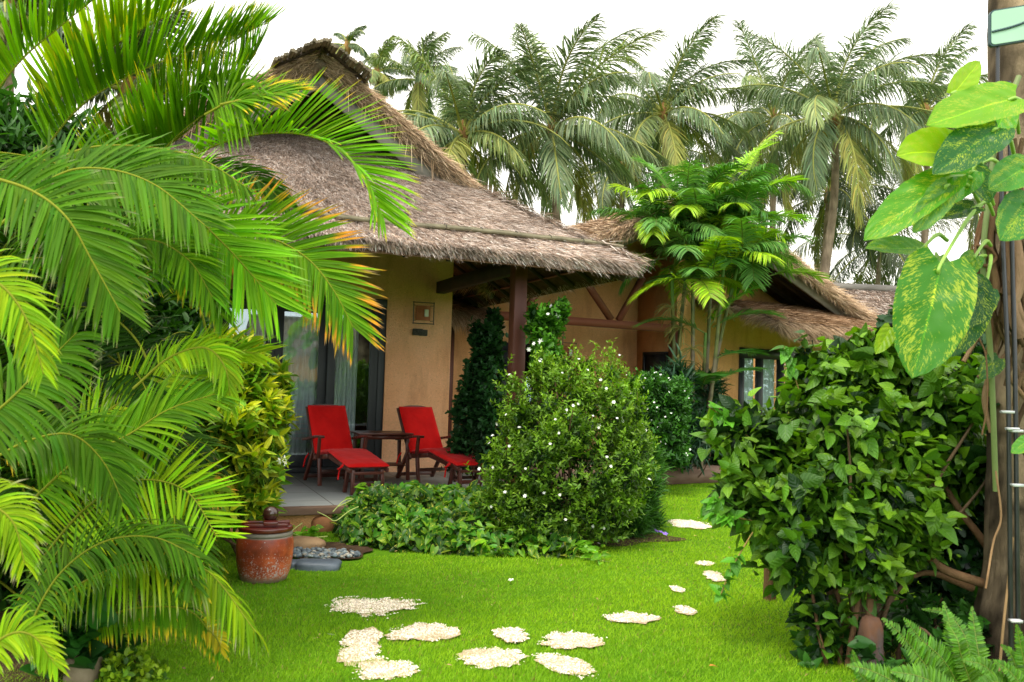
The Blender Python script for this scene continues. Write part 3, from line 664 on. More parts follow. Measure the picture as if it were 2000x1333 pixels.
a=MB(); a.box((0,-.19,.505),(.56,.02,.05)); a.box((0,.19,.505),(.56,.02,.05)); a.box((-.28,0,.505),(.02,.36,.05)); a.box((.28,0,.505),(.02,.36,.05)); a.build('apron', M['chairwood'], t)
for sx in (-1,1):
    for sy in (-1,1):
        l=MB(); l.bar((sx*.29,sy*.19,0),(sx*.27,sy*.18,.53),.04,.04,up=(0,1,0)); l.build('leg', M['chairwood'], t, bevel=.004)
a=MB(); 
for i in range(5): a.box((0,-.13+i*.065,.17),(.54,.05,.015))
a.build('lower_shelf', M['chairwood'], t)

# ================================================================== CLAY JAR, STONES
JP=G(513,1133); JP=np.array([JP[0],5.98,0.0])
t=thing('clay_jar',JP,'glazed red-brown clay jar with wooden lid standing on the lawn edge','jar',rz=.3); t.scale=(.96,.96,.91)
j=MB(); pr=[(.0,.0),(.150,.0),(.163,.012),(.188,.10),(.199,.2),(.200,.27),(.192,.325),(.186,.338),(.192,.345),(.188,.365),(.178,.37),(.165,.365),(.165,.30),(0,.30)]
pp=spline([(a_,b_,0) for a_,b_ in pr[1:11]],34)[:,:2]; j.lathe(np.vstack([[(0,0)],pp,[(.165,.36),(.165,.28),(0,.28)]]),seg=64); j.build('body', M['jar'], t, smooth=True)
ld=MB(); ld.lathe([(0,.372),(.186,.372),(.191,.378),(.191,.398),(.186,.404),(0,.404)],seg=48); lid=ld.build('lid', M['lidwood'], t, bevel=.002)
ld=MB(); ld.box((.0,.07,.417),(.34,.045,.024)); ld.box((0,-.07,.417),(.30,.04,.024)); ld.box((.03,0,.43),(.10,.20,.03)); ld.build('lid_batten', M['lidwood'], lid, bevel=.004)
ld=MB(); ld.lathe([(1e-4,.431)]+[(.058*math.sin(a_),.488-.058*math.cos(a_)) for a_ in np.linspace(.25,PI-.01,18)],c=(.03,.03,0),seg=28); ld.build('knob', M['ballwood'], lid, smooth=True)
def stone(name, c, size, mat, label, cat, seed, group=None, rz=0, col=(1,1,1), pw_=2.4, tilt=0):
    mb=MB(); r_=np.random.default_rng(seed)
    def fn(u,v):
        a_=u.ravel()*2*PI; b_=(v.ravel()-.5)*PI
        d=np.stack([np.cos(b_)*np.cos(a_),np.cos(b_)*np.sin(a_),np.sin(b_)],-1)
        k=(np.abs(d)**pw_).sum(1)**(-1/pw_)
        return d*k[:,None]*(1+.10*fbm(d+seed,1.6)+.03*fbm(d+seed,5))[:,None]*np.array(size)/2
    mb.grid(fn,28,16,col); o=mb.build(name,mat,smooth=True); o.location=[float(q) for q in c]; o.rotation_euler=(tilt,0,rz)
    if label: tag(o,label,cat,group)
    return o
c=G(590,1074); stone('boulder',(c[0],c[1]+.05,.03),(.34,.24,.13),M['stone'],'flat tan boulder lying between the clay jar and the creeping vine','stone',3,'rocks beside the jar',.1,(1.1,.95,.8))
c=G(620,1108); stone('slate_slab',(c[0],c[1],.0),(.32,.20,.10),M['slate'],'flat blue-grey slate slab set in the grass edge beside the jar','stone',5,'rocks beside the jar',.05,pw_=5)
c=G(577,1106); stone('slate_chip',(c[0],c[1],.0),(.10,.16,.08),M['slate'],'narrow slate block wedged between the jar and the flat slab','stone',8,'rocks beside the jar',.2,pw_=5)
c=G(655,1086); stone('buried_stone',(c[0],c[1],-.01),(.30,.12,.06),M['stone'],'low half-buried brown stone at the grass edge under the vine','stone',12,'rocks beside the jar',0,(.75,.7,.65))
c=G(625,1040); stone('red_brown_stone',(c[0],c[1]+.1,.04),(.22,.16,.2),M['stone'],'rusty brown stone against the terrace base behind the vine','stone',15,'rocks beside the jar',.3,(.9,.55,.35))
so=MB(); A=np.linspace(0,2*PI,40,endpoint=False); c=G(640,1082)
def soilpatch(cx,cy,rx,ry,nm,z=.004):
    s_=MB(); rr=1+.12*np.sin(A*3+cx)+.07*np.sin(A*7+cy); V=np.vstack([[[cx,cy,z+.008]],np.stack([cx+rx*rr*np.cos(A),cy+ry*rr*np.sin(A),0*A+z],-1)]); s_.add(V,[[0,1+k_,1+(k_+1)%40] for k_ in range(40)]); return tag(s_.build(nm,M['soil']),kind='structure')
soilpatch(c[0]-.10,c[1]+.14,.46,.36,'soil_bed')
c=G(1345,935); soilpatch(c[0],c[1]+1.0,1.6,1.15,'soil_bed')
soilpatch(.4,8.0,1.15,.5,'soil_bed'); soilpatch(2.75,4.9,.75,.95,'soil_bed'); soilpatch(-3.0,4.6,.95,1.7,'soil_bed')
def pebbles(cx,cy,rx,ry,K,s0,s1,label,cols,seed,z=.0):
    r_=np.random.default_rng(seed); mb=MB()
    a_=np.linspace(0,2*PI,8,endpoint=False); b_=np.array([-.9,-.2,.5,1.2])
    tmpl=np.array([[math.cos(b)*math.cos(q),math.cos(b)*math.sin(q),math.sin(b)] for b in b_ for q in a_]+[[0,0,1.0]])
    Fq=[[i*8+k_,i*8+(k_+1)%8,(i+1)*8+(k_+1)%8,(i+1)*8+k_] for i in range(3) for k_ in range(8)]; Ft=[[24+k_,24+(k_+1)%8,32] for k_ in range(8)]
    for i in range(K):
        q=r_.uniform(0,2*PI); rr=math.sqrt(r_.random()); s=r_.uniform(s0,s1)
        V=tmpl*np.array([s,s*r_.uniform(.6,.9),s*r_.uniform(.4,.65)]); th=r_.uniform(0,PI); cth,sth=math.cos(th),math.sin(th)
        V=np.stack([V[:,0]*cth-V[:,1]*sth,V[:,0]*sth+V[:,1]*cth,V[:,2]],-1)+[cx+rx*rr*math.cos(q),cy+ry*rr*math.sin(q),z+s*.3+r_.uniform(0,.02)]
        cc_=np.array(cols[r_.integers(len(cols))])*r_.uniform(.6,1.2); mb.add(V,Fq,cc_); mb.add(V,Ft,cc_)
    return tag(mb.build('pebbles',M['pebble'],smooth=True),label,'pebbles',kind='stuff')
BG=[(.10,.13,.15),(.16,.19,.20),(.07,.09,.11),(.26,.24,.2)]
c=G(620,1086); pebbles(c[0],c[1]+.03,.33,.17,380,.012,.026,'loose blue-grey pebbles around the boulder beside the jar',BG,4)
c=G(1350,932); pebbles(c[0]+.1,c[1]+.15,1.25,.32,700,.02,.05,'blue-grey pebbles edging the bed under the slender palms',BG,6,.02)
for i,(px,py,sx,sy,sz,colr,lab) in enumerate([(1312,926,.34,.26,.24,(1.15,.85,.5),'rounded yellow-tan boulder at the left of the palm bed'),(1352,936,.36,.26,.16,(.6,.5,.45),'dark flat rock at the foot of the palm stems'),(1392,930,.42,.3,.2,(.85,.78,.6),'mossy grey-green boulder right of the palm stems')]):
    c=G(px,py); stone('boulder',(c[0],c[1]+.1,.06),(sx,sy,sz),M['stone'],lab,'stone',30+i,'boulders of the palm bed',i*.7,colr)
# ================================================================== HOUSE 2 (further bungalow)
h2=thing('thatched_bungalow', F2.w(0,0,0), 'further ochre bungalow behind the slender palms with red truss beams under its gable', 'bungalow', rz=F2.rz)
RX2=-2.08; ZR2=4.60; S2=.433
def rz2(x): return ZR2-S2*abs(x-RX2)
w=MB()
def polywall(mb,pts,y): mb.add([(p[0],y,p[1]) for p in pts],[list(range(len(pts)))] if len(pts)==4 else [list(range(len(pts)))])
XD0,XD1,ZD2=-.04,1.60,2.19
wallgrid(w,-1.55,XD0,0,2.6,0,14,20); wallgrid(w,XD1,5.0,0,2.6,0,20,20); wallgrid(w,XD0,XD1,ZD2,2.6,0,8,4)
def gabf(u,v):
    x=-1.55+6.2*u; zt=rz2(x)-.12; return np.stack([x,.004*fbm(np.stack([x,0*x,v*4],-1),4.),2.6+(np.maximum(zt,2.62)-2.6)*v],-1)
w.grid(lambda u,v:gabf(u.ravel(),v.ravel()),30,14)
w.box((-1.43,.57,1.9),(.24,1.10,3.8))
def recf(u,v):
    x=-6.4+5.0*u; zt=rz2(x)-.12; return np.stack([x,1.1+.006*fbm(np.stack([x,0*x,v*4],-1),4.),(zt)*v],-1)
w.grid(lambda u,v:recf(u.ravel(),v.ravel()),30,30)
w.box((-6.3,.5,1.4),(.24,1.4,2.8)); w.box((-1,6,1.3),(10.6,.2,2.6))
w.build('wall', M['adobe_dark'], h2)
fr=MB(); fr.box((XD0+.05,.02,1.2),(.10,.14,2.0)); fr.box((XD1-.05,.02,1.2),(.10,.14,2.0)); fr.box(((XD0+XD1)/2,.02,ZD2-.09),(XD1-XD0,.15,.18)); fr.box(((XD0+XD1)/2,.02,.24),(XD1-XD0,.15,.08)); fr.box((.52,.03,1.2),(.11,.1,2.0)); fr.box((1.08,.03,1.2),(.10,.1,2.0)); fr.build('door_frame', M['doorframe'], h2)
for i,(a,b) in enumerate([(XD0+.1,.465),(.575,1.03),(1.13,XD1-.1)]):
    gl=MB(); gl.add([(a,.04,.28),(b,.04,.28),(b,.04,2.1),(a,.04,2.1)],[[0,1,2,3]]); gl.build('pane', M['glass'], h2)
wn=MB()   # dark door in the recess, framed window on the side wall
wn.box((-4.1,1.06,1.15),(1.1,.08,1.9)); wn.build('back_door', M['doorframe'], h2)
gl=MB(); gl.box((-3.95,1.0,1.25),(.28,.006,1.5)); gl.build('pane', M['glass'], h2)
wn=MB(); 
for q in (.22,.86): wn.box((-1.56,q,1.72),(.05,.05,.62))
wn.box((-1.56,.54,2.03),(.05,.69,.05)); wn.box((-1.565,.54,1.66),(.06,.60,.04),col=(1,1,1)); wn.box((-1.56,.54,1.41),(.05,.69,.05)); wn.box((-1.553,.54,1.72),(.02,.6,.6)); wn.build('window', M['doorframe'], h2)
wn=MB(); wn.box((-1.60,.54,1.64),(.02,.52,.035)); wn.box((-1.60,.30,1.5),(.02,.03,.25)); wn.build('window_bar', M['opal'], h2)
# red truss
tb=MB(); tb.box((-3.75,-.02,2.45),(4.6,.10,.13)); tb.build('tie_beam', M['beamwood'], h2)
for (a,b) in [((-3.0,2.52),(-3.75,3.35)),((-2.85,2.52),(-2.35,3.3)),((-4.7,2.52),(-4.2,3.3))]:
    tb=MB(); tb.bar((a[0],-.03,a[1]),(b[0],-.03,b[1]),.07,.10); tb.build('brace', M['beamwood'], h2)
for xx in (-1.62,-6.0): 
    tb=MB(); tb.box((xx,-.02,1.25),(.13,.13,2.3)); tb.build('post', M['redwood'], h2)
tb=MB(); tb.box((1.72,-1.7,1.2),(.13,.13,2.3)); tb.build('post', M['beamwood'], h2)
tb=MB(); tb.box((1.6,-1.7,2.32),(3.9,.1,.12)); tb.build('beam', M['darkwood'], h2)
fl=MB(); fl.box((-1.2,-.4,.1),(9.4,3.0,.19)); fl.build('plinth', M['nosing'], h2)
# main roof with wide front gable
def g_right(u,v):
    d=4.75*v; y=-1.3+8.3*u; return np.stack([RX2+4.75-d,y,ZR2-S2*4.75+S2*d+.04*np.sin(v*PI)*-1],-1)
def g_left(u,v):
    d=4.0*v; y=-1.3+8.3*u; return np.stack([RX2-4.0+d,y,ZR2-S2*4.0+S2*d+.04*np.sin(v*PI)*-1],-1)
rf=MB(); slab(rf,g_right,40,40,.1); slab(rf,g_left,40,40,.1); roof2=rf.build('roof', M['thatchbase'], h2, smooth=True)
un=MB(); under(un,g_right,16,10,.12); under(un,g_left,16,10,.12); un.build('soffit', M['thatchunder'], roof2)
st=MB(); cover(st,g_left,14000,.22,.018,STRAW2,.3,.3); cover(st,g_right,9000,.22,.018,STRAW2,.3,.3)
for fn,sx in ((g_right,1),(g_left,-1)):
    K=11000; v=rng.random(K); P=fn(np.zeros(K),v); t=rng.random(K); P=P+np.stack([0*t,-.06*rng.random(K)+.06*t,-.17*t],-1)+rng.normal(0,.015,(K,3))
    strands(st,P,np.tile([sx*.8,-.3,-.5],(K,1))+rng.normal(0,.25,(K,3)),np.tile([0,-1,.4],(K,1)),rng.uniform(.12,.3,K),.014,STRAW2,.25)
    K=500; v=rng.random(K); P=fn(np.zeros(K),v)+[0,-.03,-.13]; strands(st,P,np.tile([sx*.2,-.1,-1.],(K,1))+rng.normal(0,.15,(K,3)),np.tile([0,-1,0.],(K,1)),rng.uniform(.1,.25,K),.01,STRAW2,.05)
fringe(st,g_right,0.,3000,(1,0,0),.2,.014,STRAW2); fringe(st,g_left,0.,3000,(-1,0,0),.2,.014,STRAW2)
st.build('thatch', M['straw'], roof2)
for sx in (1,-1):
    rb=MB(); ds=np.linspace(0.05,4.75 if sx>0 else 4.0,24); rb.tube(np.stack([RX2+sx*ds,np.full(24,-1.28),ZR2-S2*ds-.10],-1),.075,8); rb.build('rake_roll', M['thatchbase'], roof2, smooth=True)
    bb=MB(); bb.bar((RX2+sx*.05,-1.16,ZR2-.28),(RX2+sx*(4.6 if sx>0 else 3.9),-1.16,ZR2-.28-(4.55 if sx>0 else 3.85)*S2),.04,.20); bb.build('bargeboard', M['greywood'], h2)
    for yy in (-.75,-.35):
        bb=MB(); bb.bar((RX2+sx*.05,yy,ZR2-.23),(RX2+sx*(4.6 if sx>0 else 3.9),yy,ZR2-.23-(4.55 if sx>0 else 3.85)*S2),.06,.09); bb.build('rafter', M['darkwood'], roof2)
sh=MB(); sh.bar((-4.9,-1.21,3.20),(-3.3,-1.21,3.89),.02,.22); sh.build('roof_sheet', M['tin'], h2)
bt=MB(); bt.bar((1.1,-1.2,3.18),(1.1,.0,3.18),.06,.08); bt.bar((-.2,-1.2,3.72),(-.2,.0,3.72),.06,.08); bt.build('purlin', M['greywood'], roof2)
# front pent roofs
def pent(x0,x1,zt,ze,ye,sag=.08,y0=0.0):
    def fn(u,v):
        x=x0+(x1-x0)*u; y=y0+ye*(1-v)-.02; z=ze+(zt-ze)*v+sag*np.sin(v*PI)+.05*np.sin(u*4+1)*(1-v); return np.stack([x,y,z],-1)
    return fn
for (x0,x1,zt,ze,ye,lab) in [(-1.15,4.4,3.02,2.48,-1.95,''),(-6.5,-5.4,2.78,2.40,-1.6,'L')]:
    fn=pent(x0,x1,zt,ze,ye,y0=1.1 if lab else 0.0); rf=MB(); slab(rf,fn,40,14,.1,.03); pr2=rf.build('pent_roof', M['thatchbase'], h2, smooth=True)
    un=MB(); under(un,fn,10,5,.1); un.build('soffit', M['thatchunder'], pr2)
    st=MB(); cover(st,fn,int(5200*(x1-x0)),.20,.010,STRAW2*np.array([.88,.82,.77]),.2,.25); fringe(st,fn,0.,int(2600*(x1-x0)),(0,-1,0),.30,.011,STRAW2,.12,.55)
    fringe(st,lambda u,v: fn(v,u)[...,:],0.,2500,(-1,0,0),.22,.011,STRAW2,.12,.5); st.build('thatch', M['straw'], pr2)
pl=MB(); pl.tube([(1.3,-1.25,2.86),(3.3,-1.2,2.88)],.02,6,col=(3.2,3.2,3.4)); pl.build('white_pole', M['bamboo'], h2)
wall_lamp(F2,-3.15,1.06,1.98,1.15,'wall lamp under the truss of the further bungalow beside its dark door')
for (x0,x1,lab) in [(XD0+.1,.46,'pale curtain behind the left glass of the further bungalow door'),(.58,1.02,'pale curtain behind the right glass of the further bungalow door')]:
    c=MB(); nx=60; ph=np.cumsum(rng.uniform(.3,.7,nx))
    def cf2(u,v,x0=x0,x1=x1,ph=ph):
        i=np.clip((u*(nx-1)).astype(int),0,nx-1); return np.stack([x0+(x1-x0)*u,.14+.02*np.sin(ph[i]),.28+1.85*(1-v)],-1)
    c.grid(lambda u,v:cf2(u.ravel(),v.ravel()),nx,4); o=c.build('curtain',M['curtain'],smooth=True); o.location=F2.w(0,0,0).tolist(); o.rotation_euler=(0,0,F2.rz); tag(o,lab,'curtain')

# ================================================================== FAR HOUSES
def simple_house(name,px,py_eave,Y,L_,D_,zr,ze,th,label,group=None):
    c=W(px,py_eave,Y); t=thing(name,(c[0],c[1],0),label,'house',group,rz=PI/2-math.radians(th))
    w=MB(); w.box((0,D_/2,ze/2),(L_-.8,D_-1.2,ze)); w.build('wall', M['adobe_dark'], t)
    d=MB(); d.box((-L_*.2,.58,1.1),(1.2,.06,1.9)); d.build('door', M['doorframe'], t)
    def f(u,v): 
        x=(u-.5)*L_; return np.stack([x*(1-.06*v),D_/2*v-.2,ze+(zr-ze)*v],-1)
    def b(u,v):
        x=(u-.5)*L_; return np.stack([x*(1-.06*v),D_-D_/2*v+.2,ze+(zr-ze)*v],-1)
    r=MB(); slab(r,f,40,12,.1); slab(r,b,20,8,.1); ro=r.build('roof', M['thatchbase'], t, smooth=True)
    s=MB(); cover(s,f,26000,.25,.022,STRAW,.3,.25); fringe(s,f,0.,3500,(0,-1,0),.25,.018,STRAW); s.build('thatch', M['straw'], ro)
    rr=MB(); rr.tube([(-L_*.47,D_/2-.2,zr+.05),(L_*.47,D_/2-.2,zr+.05)],.12,8,col=(1.5,1.5,1.5)); rr.build('ridge_roll', M['greywood'], ro); return t
simple_house('thatched_house',1880,640,24,12,7,4.75,2.9,82,'far grey thatched house seen past the large variegated leaves')

# ================================================================== WORLD + SUN
world=bpy.data.worlds.new('World'); scene.world=world; world.use_nodes=True; nt=world.node_tree; nt.nodes.clear()
SUN_EL,SUN_AZ=math.radians(62),math.radians(205)
sky=N(nt,'ShaderNodeTexSky'); sky.sky_type='NISHITA'; sky.sun_disc=False; sky.sun_elevation=SUN_EL; sky.sun_rotation=SUN_AZ; sky.air_density=1.0; sky.dust_density=3.0
b1=N(nt,'ShaderNodeBackground'); nt.links.new(sky.outputs[0],b1.inputs['Color']); b1.inputs['Strength'].default_value=.05
tc=N(nt,'ShaderNodeTexCoord'); ns=noise(nt,tc.outputs['Generated'],2.2,5,.5)
sp=N(nt,'ShaderNodeSeparateXYZ'); nt.links.new(tc.outputs['Generated'],sp.inputs[0])
# bright overcast, made brighter behind the viewer to light the walls under the eaves
rp=ramp(nt,sp.outputs[1],[(0.0,(1.45,1.52,1.50)),(1.0,(1.05,1.0,.90))])
mr=N(nt,'ShaderNodeMapRange'); nt.links.new(sp.outputs[1],mr.inputs[0]); mr.inputs[1].default_value=-.55; mr.inputs[2].default_value=.25
nt.links.new(mr.outputs[0],rp.inputs['Fac'])
cl=mix(nt,rp.outputs[0],mix(nt,rp.outputs[0],(1.12,1.12,1.1),1.0,'MULTIPLY'),ns.outputs['Fac'])
b2=N(nt,'ShaderNodeBackground'); nt.links.new(cl,b2.inputs['Color']); b2.inputs['Strength'].default_value=1.75
ad=N(nt,'ShaderNodeAddShader'); o=N(nt,'ShaderNodeOutputWorld'); nt.links.new(b1.outputs[0],ad.inputs[0]); nt.links.new(b2.outputs[0],ad.inputs[1]); nt.links.new(ad.outputs[0],o.inputs[0])
ld_=bpy.data.lights.new('sun','SUN'); ld_.energy=3.2; ld_.angle=math.radians(16); ld_.color=(1,.94,.80)
so_=bpy.data.objects.new('sun',ld_); COL.objects.link(so_)
sd=np.array([math.sin(SUN_AZ)*math.cos(SUN_EL),math.cos(SUN_AZ)*math.cos(SUN_EL),math.sin(SUN_EL)])
so_.rotation_euler=Vector(sd.tolist()).to_track_quat('Z','Y').to_euler(); so_.location=(0,0,20)
scene.view_settings.view_transform='Standard'; scene.view_settings.look='None'; scene.view_settings.exposure=0
scene.render.engine='CYCLES'; cy=scene.cycles
cy.max_bounces=7; cy.diffuse_bounces=2; cy.glossy_bounces=3; cy.transmission_bounces=4; cy.transparent_max_bounces=8
cy.use_denoising=True
# ================================================================== VEGETATION TOOLS
def leaf_tmpl(ns, nc, L, Wd, prof='ovate', lobe=0.0, fold=.15, curl=.15, wave=0.0):
    """leaf blade: x across, y along, z up. returns V, F(quads), luv, t(along)"""
    P={'ovate':([0,.12,.3,.5,.75,.9,1],[.12,.72,1,.92,.52,.22,.0]),'heart':([0,.08,.25,.5,.75,.92,1],[.62,.92,1,.86,.5,.17,0]),
       'lance':([0,.1,.3,.55,.8,1],[.15,.6,1,.9,.5,0]),'obov':([0,.2,.45,.7,.9,1],[.12,.5,.85,1,.65,.08]),'strap':([0,.1,.5,.85,1],[.5,.9,1,.6,0]),'pothos':([0,.1,.3,.55,.8,.93,1],[.5,.86,1,.96,.66,.30,0]),'round':([0,.1,.3,.55,.8,.95,1],[.3,.7,.97,1,.78,.35,.0])}[prof]
    V=[];U=[];t=[]
    for i in range(ns+1):
        s=i/ns; hw=np.interp(s,P[0],P[1])*Wd/2
        for j in range(-nc,nc+1):
            c=j/nc; a=abs(c)
            y=L*(s-lobe*a**1.3*(1-s)**2); z=a*hw*fold*2-curl*L*s*s + wave*L*math.sin(s*11+j)*a*.5
            V.append((c*hw,y,z)); U.append((c,s,0)); t.append(s)
    F=[]; m_=2*nc+1
    for i in range(ns):
        for j in range(2*nc): k=i*m_+j; F.append([k,k+1,k+m_+1,k+m_])
    return np.array(V),np.array(F),np.array(U),np.array(t)
def place(mb, tm, pos, D, Nn, size, col, tipcol=None, tipmix=None, edge=None):
    V,F,U,t=tm; k=len(pos); D=nrm(D); X=nrm(np.cross(D,Nn)); Z=np.cross(X,D)
    size=np.broadcast_to(np.asarray(size,float),(k,))[:,None,None]
    P=pos[:,None]+size*(V[None,:,0:1]*X[:,None]+V[None,:,1:2]*D[:,None]+V[None,:,2:3]*Z[:,None])
    col=np.broadcast_to(col,(k,3)); C=np.repeat(col[:,None],len(V),1).copy()
    if edge is not None:                    # pale margins
        e=(np.abs(U[:,0])>.9)[None,:,None]*np.asarray(edge[0])[:,None,None] if np.ndim(edge[0]) else (np.abs(U[:,0])>.9)[None,:,None]*edge[0]
        C=C*(1-e)+np.array(edge[1])*e
    if tipcol is not None:
        m_=(np.asarray(tipmix)[:,None]*t[None])[...,None]; C=C*(1-m_)+np.asarray(tipcol)*m_
    Fi=(np.arange(k)[:,None,None]*len(V)+F[None]).reshape(-1,4)
    luv=np.tile(U,(k,1)); luv[:,2]=np.repeat(rng.uniform(0,50,k),len(V)); luv=luv.copy(); 
    mb.add(P.reshape(-1,3),Fi,C.reshape(-1,3),luv)
def sph(k):
    v=rng.normal(size=(k,3)); return nrm(v)
def blob_points(blobs,K,rmin=.72,up=.15,power=1.0):
    """blobs: (x,y,z,rx,ry,rz). returns point, outward direction, depth factor"""
    B=np.array(blobs,float); a=(B[:,3]*B[:,4]*B[:,5])**(2/3); s=rng.choice(len(B),K,p=a/a.sum())
    d=sph(K); d[:,2]+=up; d=nrm(d); r=rmin+(1-rmin)*rng.random(K)**power
    wob=1+.24*fbm(d*1.0+B[s,:3],3.0)+.13*fbm(d+B[s,:3],8.)+(rng.random(K)<.10)*rng.uniform(0,.28,K)
    P=B[s,:3]+B[s,3:6]*d*(r*wob)[:,None]
    # drop points buried inside other blobs
    inside=np.zeros(K,bool)
    for i,b in enumerate(B):
        q=((P-b[:3])/b[3:6]); inside|=((q**2).sum(1)<.40)&(s!=i)
    k=~inside; return P[k],d[k],r[k],s[k]
def roughen(blobs,n,lo=.16,hi=.34,seed=5):
    r_=np.random.default_rng(seed); out=[tuple(b) for b in blobs]; B=np.array(blobs,float); a=(B[:,3]*B[:,5]); 
    for i in r_.choice(len(B),n,p=a/a.sum()):
        b=B[i]; d=nrm(r_.normal(size=3)+np.array([0,-.25,.35])); s=r_.uniform(lo,hi); c=b[:3]+b[3:6]*d*.92; q=s*(b[3]+b[5])/2; out.append((c[0],c[1],max(c[2],q*.5),q*r_.uniform(.8,1.2),q,q*r_.uniform(.8,1.5)))
    return out
def shoots(mb, P, d, r, tm, nl, step, size, c_in, c_out, c_tip, up=.5, jit=.45, droop=0.0, hzw=0.0, rmin=.72, tiplight=.6, sizevar=.25, spread=(75,35), **kw):
    K=len(P); g=nrm(d*.7+np.array([0,0,up])+rng.normal(0,jit,(K,3)))
    ref=nrm(np.cross(g,sph(K))); bi=np.cross(g,ref)
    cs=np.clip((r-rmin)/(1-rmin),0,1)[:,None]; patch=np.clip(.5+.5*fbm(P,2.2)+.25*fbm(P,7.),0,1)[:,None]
    hz=(P[:,2]-P[:,2].min())/max(.01,np.ptp(P[:,2])); bright=np.clip((.15+.55*cs+.45*patch*cs+.1*hz[:,None]*cs)*(1-hzw+hzw*1.25*hz[:,None]),0,1)  # leaves coloured darker inside and low down, as shade in the bush
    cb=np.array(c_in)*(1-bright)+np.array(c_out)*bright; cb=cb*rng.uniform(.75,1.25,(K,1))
    for j in range(nl):
        f=j/max(1,nl-1); az=j*2.399+rng.uniform(0,6.28,K)*.2; el=math.radians(spread[0]+(spread[1]-spread[0])*f)+rng.normal(0,.15,K)
        rad=ref*np.cos(az)[:,None]+bi*np.sin(az)[:,None]
        D=nrm(g*np.cos(el)[:,None]+rad*np.sin(el)[:,None]+np.array([0,0,-droop])+rng.normal(0,.12,(K,3)))
        Nn=nrm(g+np.array([0,0,.4])+rng.normal(0,.25,(K,3)))
        pos=P-g*(step*(nl-1-j))[...,None] if np.ndim(step) else P-g*step*(nl-1-j)
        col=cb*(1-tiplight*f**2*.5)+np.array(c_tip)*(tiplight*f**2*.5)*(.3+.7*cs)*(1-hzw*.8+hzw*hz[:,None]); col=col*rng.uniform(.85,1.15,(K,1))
        place(mb,tm,pos,D,Nn,size*rng.uniform(1-sizevar,1+sizevar,K)*(1-.25*f),col,**kw)
def pxblob(px,py,Y,rpx,rpy=None,ry=None):
    c=W(px,py,Y); rx=rpx*Y/FPX; rz=(rpy or rpx)*Y/FPX; return (c[0],c[1],c[2],rx,ry or (rx+rz)/2*.8,rz)
def branches(parent, base, tips, mat, r0=.02, r1=.006, col=(1,1,1), wig=.05, name='branch'):
    for tp in tips:
        b=np.array(base,float)+rng.normal(0,.03,3)*[1,1,0]; tp=np.array(tp,float); mid=(b+tp)/2+rng.normal(0,wig,3)+[0,0,.05]
        q=MB(); P=spline([b,b*.7+mid*.3+rng.normal(0,wig*.4,3),mid,mid*.4+tp*.6+rng.normal(0,wig*.5,3),tp],16); q.tube(P,np.linspace(r0,r1,16),6,col=col); wbuild(q,name,mat,parent,smooth=True)
gl_dark=False
